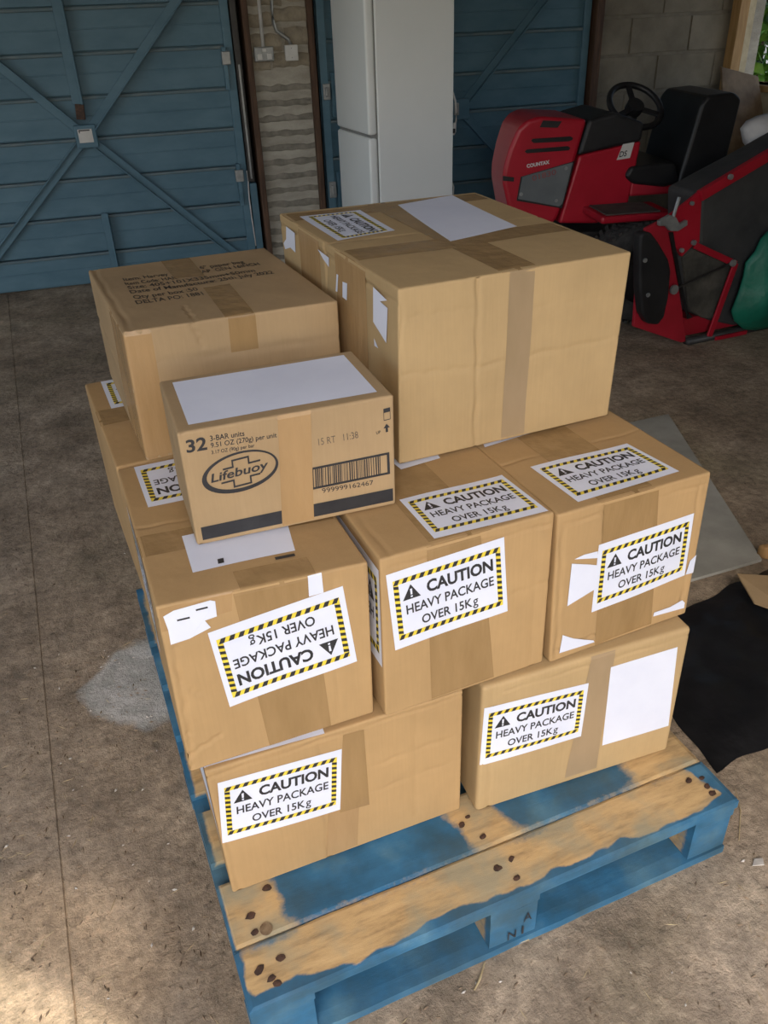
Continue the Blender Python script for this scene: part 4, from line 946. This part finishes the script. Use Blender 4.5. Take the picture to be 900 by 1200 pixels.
MB().prism(tpl([(690, 141), (722, 132), (756, 144), (752, 166), (677, 183)]), (0, TY1-TY0, 0), 0.018, 3).build('dashboard', MAT['black'], mw)
MB().prism(tpl([(679, 182.5), (752, 165.5), (744, 203), (735, 245), (700, 262), (655, 262)]), (0, TY1-TY0, 0), 0.012, 2).build('side_panel', MAT['red'], mw)
st_ = MB().prism(tpl([(730, 169), (743.5, 166.5), (738, 185), (722.5, 187.5)], TY0-0.001), (0, -0.002, 0)).build('sticker', MAT['whiteplastic'], mw)
side_text('sticker_text', 'DS', [(727, 177.5), (735.5, 176), (734, 183), (725.5, 184.5)], 'ink', st_, TY0-0.004, 0.02)
# steering wheel
wc = Vector(mat_(744.5, 124, 1, TYC)); wnm = Vector((0.10, -0.62, 0.78)).normalized()
mb = MB(); mb.ring(wc, wnm, 0.140, 0.0155); sw = mb.build('steering_wheel', MAT['blackvinyl'], mw, True)
wa = wnm.orthogonal().normalized(); wb = wnm.cross(wa)
mb = MB(); mb.disc(wc-wnm*0.03, wnm, 0.045, 0.04, 20); mb.build('hub', MAT['blackvinyl'], sw)
for k_ in range(3):
    a = 2*math.pi*k_/3+0.75; d_ = wa*math.cos(a)+wb*math.sin(a)
    mb = MB(); mb.bar(wc+d_*0.03-wnm*0.012, wc+d_*0.135-wnm*0.002, 0.030, 0.012, wnm, 0.003); mb.build('spoke', MAT['blackvinyl'], sw)
mb = MB(); mb.tube([wc-wnm*0.02, wc-wnm*0.10, wc-wnm*0.26], [0.03, 0.05, 0.075], 14); mb.build('steering_column', MAT['black'], mw, True)
# seat
seat = []
scy0, scy1 = 2.84, 3.30
mb = MB(); mb.prism(tpl([(733, 207), (739, 196), (760, 193), (792, 190), (797, 214), (780, 220), (742, 216)], scy0), (0, scy1-scy0, 0), 0.018, 3); mb.build('seat', MAT['blackvinyl'], mw, False)
q = tpl([(792, 222), (822, 122), (830, 112), (862, 108), (870, 116), (848, 205), (830, 236), (800, 234)], scy0)
mb = MB(); mb.prism(q, (0, scy1-scy0, 0), 0.018, 3); mb.build('backrest', MAT['blackvinyl'], mw)
# rear mudguard, lever, rear and front wheels, chassis
Yn = 2.60
g0 = tp(700, 236, Yn+0.15); 
mz = tp(740, 252, Yn)[2]
MB().box(tp(706, 250, Yn)[0], tp(792, 240, Yn)[0], Yn, 2.87, mz-0.035, mz, 0.012, 3).build('mudguard', MAT['red'], mw)
MB().box(tp(708, 250, Yn)[0]+0.02, tp(785, 240, Yn)[0]-0.03, Yn+0.02, 2.85, mz, mz+0.006, 0.003).build('foot_mat', MAT['rubber_mat'], mw)
lv = mat_(718, 234, 2, mz+0.006)
mb = MB(); mb.tube([lv, lv+np.array([0.004, 0, 0.06])], 0.006, 8); lvo = mb.build('gear_lever', MAT['galv'], mw)
mb = MB(); mb.tube([lv+np.array([0.004, 0, 0.055]), lv+np.array([0.006, 0, 0.10]), lv+np.array([0.007, 0, 0.125])], [0.013, 0.016, 0.011], 10); mb.build('lever_grip', MAT['black'], lvo, True)
MB().box(tp(740, 226, 2.84)[0], tp(800, 226, 2.84)[0], 2.86, 3.28, mz+0.03, mz+0.10, 0.012, 2).build('seat_plate', MAT['reddirty'], mw)
MB().box(2.05, 3.35, 2.92, 3.24, 0.22, 0.42, 0.01).build('chassis', MAT['darksteel'], mw)
def wheel(name, cx, y0, y1, R, lugs):
    w = MB(); prof = [(y0, R*0.55), (y0, R*0.80), (y0+0.02, R*0.93), (y0+0.045, R*0.965), (y1-0.045, R*0.965), (y1-0.02, R*0.93), (y1, R*0.80), (y1, R*0.55)]; n = 40; V, F = [], []
    for i in range(n):
        a = 2*math.pi*i/n
        for (y, r) in prof: V.append((cx+r*math.cos(a), y, R+r*math.sin(a)))
    m = len(prof)
    for i in range(n):
        for k_ in range(m-1): F.append([i*m+k_, ((i+1) % n)*m+k_, ((i+1) % n)*m+k_+1, i*m+k_+1])
    w.add(V, F); t = w.build(name, MAT['tyre'], mw, True)
    mb = MB(); mb.disc((cx, y0+0.03, R), (0, 1, 0), R*0.56, y1-y0-0.06, 28); mb.build('rim', MAT['darksteel'], t)
    lg_ = MB()
    for i in range(lugs):
        a = 2*math.pi*i/lugs; da = 2*math.pi/lugs*0.28
        for (ya, yb, s_) in ((y0+0.012, y0+(y1-y0)*0.36, 1), (y0+(y1-y0)*0.40, y0+(y1-y0)*0.62, 0), (y0+(y1-y0)*0.66, y1-0.012, -1)):
            pts = []
            for (yy, sg) in ((ya, -1), (ya, 1), (yb, 1), (yb, -1)):
                aa = a+sg*da+(yy-(y0+y1)/2)*s_*1.2; rr = R*0.94
                pts.append((cx+rr*math.cos(aa), yy, R+rr*math.sin(aa)))
            lg_.prism(pts, (R*0.055*math.cos(a), 0, R*0.055*math.sin(a)))
    lo = lg_.build('tread_lugs', MAT['tyre'], t); lo['kind'] = 'stuff'
    return t
wheel('rear_tyre', 2.835, 2.615, 2.815, 0.262, 44); wheel('rear_tyre', 2.835, 3.345, 3.545, 0.262, 44)
wheel('front_tyre', 2.10, 2.68, 2.81, 0.185, 32); wheel('front_tyre', 2.10, 3.35, 3.48, 0.185, 32)
MB().box(2.0, 2.75, 2.62+0.02, 3.5, 0.10, 0.20, 0.03, 3, None).build('cutter_deck', MAT['reddirty'], mw)
mb = MB(); mb.tube([(2.10, 2.76, 0.185), (2.10, 3.40, 0.185)], 0.02, 10); mb.tube([(2.835, 2.7, 0.262), (2.835, 3.46, 0.262)], 0.03, 10); mb.build('axle', MAT['darksteel'], mw)

RMi = RM.T; ml = np.array(mw.location); nl = RMi @ (ml-MQ)+MQ
mw.location = tuple(nl); mw.rotation_euler = (0, 0, -MA)
# ------------------------------------------------------------------ towed grass collector
SY = 2.30; SD = 0.24
def sp(px, py, Y=SY): p = at(px, py, 1, Y); return (p[0], Y, max(p[2], 0.012))
def spl(pts, Y=SY): return [sp(*p, Y) for p in pts]
gc = thing('grass_collector', 'red framed grass collector with dark fabric hopper at the right edge', 'grass collector', (3.1, SY+0.15, 0))
MB().prism(spl([(743, 383), (746, 345), (753, 338), (757, 268), (784, 254), (786, 276), (800, 366), (803, 407), (797, 408)], SY), (0, 0.02, 0), 0.003).build('side_plate', MAT['reddirty'], gc)
MB().prism(spl([(784, 254), (823, 223), (820, 284), (812, 288), (799, 301), (792, 290), (786, 276)], SY-0.01), (0, 0.02, 0), 0.003).build('pivot_plate', MAT['red'], gc)
MB().prism(spl([(784.5, 272), (789, 272), (797, 320), (806, 366), (812, 372), (806, 374), (799, 350)], SY-0.012), (0, 0.008, 0)).build('hopper_slot', MAT['blackvinyl'], gc)
MB().prism(spl([(750, 290), (751, 276), (756, 272), (764, 273), (772, 284), (784, 304), (787, 318), (784, 350), (779, 372), (772, 381), (760, 380), (753, 368), (750, 340)], SY-0.055), (0, 0.055, 0), 0.014, 3).build('drive_cover', MAT['black'], gc)
dc = gc.children[-1]
for (px, py) in ((755.5, 305), (759, 345.5)):
    mb = MB(); mb.disc(sp(px, py, SY-0.055), (0, -1, 0), 0.010, 0.006, 10); mb.build('bolt', MAT['galv'], dc)
MB().prism(spl([(822, 228), (900, 186), (960, 152), (962, 392), (880, 384), (858, 382), (830, 376), (808, 366), (797, 300), (812, 288), (820, 282)], SY+0.02), (0, SD, 0), 0.02, 3).build('hopper', MAT['bag'], gc)
MB().prism(spl([(800, 302), (813, 291), (861, 312), (842, 374), (824, 373), (808, 364)], SY+0.012), (0, 0.02, 0), 0.006).build('lower_fabric', MAT['bagdirty'], gc)
def sbar(name, a, b, wpx, mat, Y=SY, t=0.02):
    A, B = Vector(sp(*a, Y)), Vector(sp(*b, Y)); mb = MB(); mb.bar(A, B, wpx, t, (0, -1, 0), 0.003); return mb.build(name, MAT[mat], gc)
sbar('frame_arm', (817, 229), (965, 141), 0.046, 'red', SY+0.005, 0.03)
sbar('brace_bar', (813, 287), (861, 309), 0.03, 'red', SY-0.005, 0.012)
sbar('brace_bar', (861, 308), (830, 394), 0.032, 'red', SY-0.012, 0.012)
mb = MB(); mb.tube([sp(788, 340, SY-0.02), sp(858, 308, SY-0.02)], 0.006, 8); mb.build('rod', MAT['darksteel'], gc)
for (px, py, r) in ((858, 308, 0.016), (789, 339, 0.022), (812, 284, 0.012), (798, 293, 0.010), (810, 238, 0.009), (855, 207, 0.012)):
    mb = MB(); mb.disc(sp(px, py, SY-0.03), (0, -1, 0), r, 0.012, 12); mb.build('bolt', MAT['galv'], gc)
mb = MB(); mb.prism(spl([(773, 259), (786, 252), (793, 255), (797, 263), (806, 258), (806, 264), (795, 271), (786, 271), (781, 265), (773, 265)], SY-0.035), (0, 0.02, 0), 0.003); lt = mb.build('latch', MAT['galv'], gc)
mb = MB(); mb.tube([sp(789, 254, SY-0.03), sp(796, 231, SY-0.03)], 0.008, 8); mb.build('latch_lever', MAT['galv'], lt)
mb = MB(); mb.tube([sp(803, 404, SY-0.005), sp(965, 375, SY-0.005)], 0.022, 14); mb.build('roller', MAT['darksteel'], gc, True)
sbar('skid_plate', (836, 403.5), (872, 398), 0.02, 'red', SY-0.03, 0.01)
MB().prism([(sp(800, 400)[0]+0.02, SY+0.03, 0.03), (3.6, SY+0.03, 0.03), (3.6, SY+0.03, 0.12), (sp(803, 380)[0]+0.02, SY+0.03, 0.12)], (0, 0.2, 0)).build('brush_housing', MAT['reddirty'], gc)

# green tarpaulin hanging over the hopper
def drape(name, outline, Y, bul, mat, label, cat, seed, thick=0.01):
    """a crumpled sheet: outline in pixels at depth Y, swelling towards the room"""
    P = [Vector(sp(*p, Y)) for p in outline]; c = sum(P, Vector())/len(P); V, F = [], []; R = 9; n = len(P)
    for j in range(R+1):
        t = j/R
        for i, p in enumerate(P):
            q = c.lerp(p, t); b = bul*(1-t**2.5)*(0.75+0.45*mnoise.noise(Vector((q.x*9, q.z*5, seed))))+0.012*mnoise.noise(Vector((q.x*30, q.z*12, seed+3)))*(1-t)
            V.append((q.x, q.y-b, q.z))
    for j in range(R):
        for i in range(n): k2 = (i+1) % n; F.append([j*n+i, j*n+k2, (j+1)*n+k2, (j+1)*n+i])
    m = len(V)
    V += [(v[0], Y+thick, v[2]) for v in V[R*n:(R+1)*n]]
    for i in range(n): k2 = (i+1) % n; F.append([R*n+i, R*n+k2, m+k2, m+i])
    F.append(list(range(m, m+n)))
    return tag(mk(name, V, F, MAT[mat], None, True), label, cat)
drape('tarpaulin', [(900, 272), (893, 280), (886, 295), (875, 308), (872, 325), (866, 345), (858, 365), (861, 376), (872, 386), (885, 388), (905, 386), (930, 384), (960, 380), (962, 330), (960, 290), (935, 268), (915, 265)], SY-0.035, 0.09, 'green', 'crumpled green tarpaulin bundled against the grass collector hopper', 'tarpaulin', 5)
drape('cloth', [(876, 152), (883, 143), (895, 137), (910, 133), (930, 140), (935, 165), (915, 172), (900, 174), (886, 178), (879, 168)], 2.62, 0.07, 'cloth', 'crumpled white cloth lying behind the red collector arm', 'cloth', 9, 0.05)

# ------------------------------------------------------------------ things on the floor at the right
A = at(893, 655, 2, 0.012); B = at(806, 520, 2, 0.012); D = at(820, 676, 2, 0.012); 
v1 = B-A; v2 = D-A
Cc = A+v1*1.35; Dd = A+v2/np.linalg.norm(v2)*0.62; Ce = Cc+(Dd-A)
sh = MB(); sh.prism([A, Cc, Ce, Dd], (0, 0, -0.011), 0.001); tag(sh.build('fibre_board', MAT['sheet']), 'flat grey board lying on the floor right of the pallet', 'board')
# black polythene sheet crumpled in front of it
V, F = [], []; nx, ny = 26, 26
fc = [at(812, 690, 2, 0.0), at(905, 648, 2, 0.0), at(925, 840, 2, 0.0), at(815, 905, 2, 0.0)]
fc = [np.array((1.16, 0.62, 0)), np.array((1.84, 0.70, 0)), np.array((1.56, 0.20, 0)), np.array((1.10, 0.16, 0))]
for j in range(ny+1):
    for i in range(nx+1):
        a, b = i/nx, j/ny; p = (1-a)*(1-b)*fc[0]+a*(1-b)*fc[1]+a*b*fc[2]+(1-a)*b*fc[3]
        e = min(a, 1-a, b, 1-b); w = min(1, e*6)
        z = 0.004+w*(0.012+0.02*abs(mnoise.noise(Vector((p[0]*7, p[1]*7, 2))))+0.014*abs(mnoise.noise(Vector((p[0]*17, p[1]*15, 5)))))
        V.append((p[0]+0.02*mnoise.noise(Vector((p[1]*9, a, 1))), p[1]+0.02*mnoise.noise(Vector((p[0]*9, b, 4))), z))
for j in range(ny):
    for i in range(nx): q = j*(nx+1)+i; F.append([q, q+1, q+nx+2, q+nx+1])
n = len(V); V += [(v[0], v[1], 0.001) for v in V]
F += [[a+n for a in f[::-1]] for f in F]
tag(mk('plastic_sheet', V, F, MAT['blackbag'], None, True), 'crumpled black plastic sheet on the floor right of the pallet', 'plastic sheet')
cz = 0.07
q = [at(864, 672, 2, cz), at(935, 676, 2, cz+0.03), at(935, 724, 2, cz+0.01), at(884, 706, 2, cz-0.02)]
mb = MB(); mb.prism(q, (0, 0, -0.006), 0.001); ct = mb
m2 = MB(); q2 = [q[1], q[2], np.array((q[2][0]+0.04, q[2][1]-0.02, 0.05)), np.array((q[1][0]+0.04, q[1][1]+0.02, 0.05))]
fb = thing('carton_flap', 'open cardboard flap resting on the black plastic at the right edge', 'cardboard', (float(q[3][0]), float(q[3][1]), 0.0))
ct.build('flap', MAT['card3'], fb); m2.prism(q2, (0, 0, -0.006)).build('side', MAT['card3'], fb)
mb = MB(); mb.prism([q[3], q[0], (q[0][0]+0.05, q[0][1], 0.05), (q[3][0]+0.05, q[3][1], 0.05)], (0.004, 0, 0)); mb.build('side', MAT['card3'], fb)
mb = MB(); mb.box(0, 1, 0, 1, 0, 1, 0.2, 3, lambda c: tuple(np.array(at(893, 657, 2, 0.0))+np.array((0.0+0.11*c[0], 0.0+0.03*c[1]-0.05*c[0], 0.045*c[2]+0.001)))); tag(mb.build('wood_offcut', MAT['wood_or'], None, True), 'reddish brown wood offcut on the floor by the grey board corner', 'wood')

# board leaning below the window opening, behind the mower seat
yb = 3.95; q = [at(838, 118, 1, yb-0.15), at(846, 79, 1, yb), at(960, 84, 1, yb), at(960, 150, 1, yb-0.15)]
zb_ = [p[2] for p in q]
lean = MB(); b0, b1 = q[1], q[2]; b1[0] = min(b1[0], XR-0.09)
lean.prism([b0, b1, np.array((b1[0]+0.05, yb-0.42, 0.0)), np.array((b0[0]-0.06, yb-0.42, 0.0))], (0, 0.018, 0.004), 0.001)
tag(lean.build('stained_board', MAT['plywood']), 'stained brown board leaning under the window opening behind the mower seat', 'board')

# shrub outside the window
SC = at(893, 45, 0, 6.7); SX, SY_ = float(SC[0]), float(SC[1])
sh_ = thing('shrub', 'sunlit green shrub outside the window opening', 'shrub', (SX, SY_, -0.05))
mb = MB(); mb.tube([(SX, SY_, -0.05), (SX+0.02, SY_+0.02, 0.8), (SX-0.02, SY_-0.02, 1.7)], [0.06, 0.045, 0.02], 8); mb.build('stem', MAT['bark'], sh_)
V, F = [], []; r4 = random.Random(11)
for k_ in range(9000):
    a = r4.uniform(0, 6.283); ph = math.acos(r4.uniform(-1, 1)); rr = r4.uniform(0.75, 1.0)
    c = Vector((SX+1.0*rr*math.sin(ph)*math.cos(a), SY_+1.6*rr*math.sin(ph)*math.sin(a), 1.15+1.15*rr*math.cos(ph)))
    d1_ = Vector((r4.uniform(-1, 1), r4.uniform(-1, 1), r4.uniform(-1, 1))).normalized(); d2_ = d1_.orthogonal().normalized(); s_ = r4.uniform(0.06, 0.11); n = len(V)
    V += [c-d1_*s_, c+d2_*s_*0.45, c+d1_*s_, c-d2_*s_*0.45]; F.append([n, n+1, n+2, n+3])
lf = mk('foliage', V, F, MAT['leaf'], sh_); lf['kind'] = 'stuff'

# ------------------------------------------------------------------ litter on the floor
def scatter(name, n, mat, label, cat, seed, smin, smax, thin):
    r5 = random.Random(seed); mb = MB(); k_ = 0
    while k_ < n:
        x, y = r5.uniform(-1.0, 2.4), r5.uniform(-0.35, 2.6)
        if r5.random() < 0.45: x, y = r5.uniform(-0.5, 0.0), r5.uniform(0.0, 1.2)
        elif r5.random() < 0.4: x, y = r5.uniform(0.2, 1.4), r5.uniform(-0.3, 0.0)
        if -0.03 < x < 1.0 and -0.02 < y < 1.23: continue
        if abs(x-JX) < 0.012 or 1.02 < x < 2.45 and 0.1 < y < 1.7: continue
        if x > 1.9 and y > 1.9: continue
        L = r5.uniform(smin, smax); a = r5.uniform(0, 3.1416); w = L*thin; d = Vector((math.cos(a), math.sin(a), 0)); e = Vector((-d.y, d.x, 0)); z = 0.0008
        c = Vector((x, y, z)); hgt = w*r5.uniform(0.4, 0.9)
        mb.add([c-d*L/2, c+e*w/2, c+d*L/2, c-e*w/2, c+Vector((0, 0, hgt))], [[0, 3, 4], [3, 2, 4], [2, 1, 4], [1, 0, 4], [0, 1, 2, 3]]); k_ += 1
    return tag(mb.build(name, MAT[mat]), label, cat, kind='stuff')
scatter('wood_chips', 900, 'chip', 'fine brown wood chips and dirt strewn over the concrete floor', 'litter', 21, 0.004, 0.016, 0.3)
scatter('pale_flakes', 120, 'pale_chip', 'small pale flakes scattered over the concrete floor', 'litter', 22, 0.003, 0.012, 0.5)
scatter('straw_bits', 130, 'straw', 'short bits of straw scattered over the concrete floor', 'straw', 23, 0.012, 0.035, 0.06)
for i, (pts, r, lab) in enumerate((([(568, 1128), (562, 1148), (556, 1160)], 0.0022, 'pale straw tuft on the floor in front of the pallet middle block'), ([(575, 1117), (600, 1108), (620, 1101)], 0.0012, 'thin dry grass stem on the floor along the pallet front'),
                                   ([(862, 925), (868, 950), (866, 985)], 0.0012, 'thin dry stem beside the right front pallet corner'))):
    mb = MB(); P = [at(px, py, 2, 0.003) for px, py in pts]; mb.tube(P, [r*0.6, r, r*0.8], 6); tag(mb.build('straw', MAT['straw']), lab, 'straw')
q = at(888, 1012, 2, 0.001); mb = MB(); mb.prism([q+np.array(o) for o in ((-0.014, 0, 0), (0.0, 0.010, 0), (0.016, 0.004, 0), (0.008, -0.008, 0))], (0, 0, 0.003)); tag(mb.build('paper_scrap', MAT['pale_chip']), 'small white scrap on the floor right of the pallet corner', 'scrap')
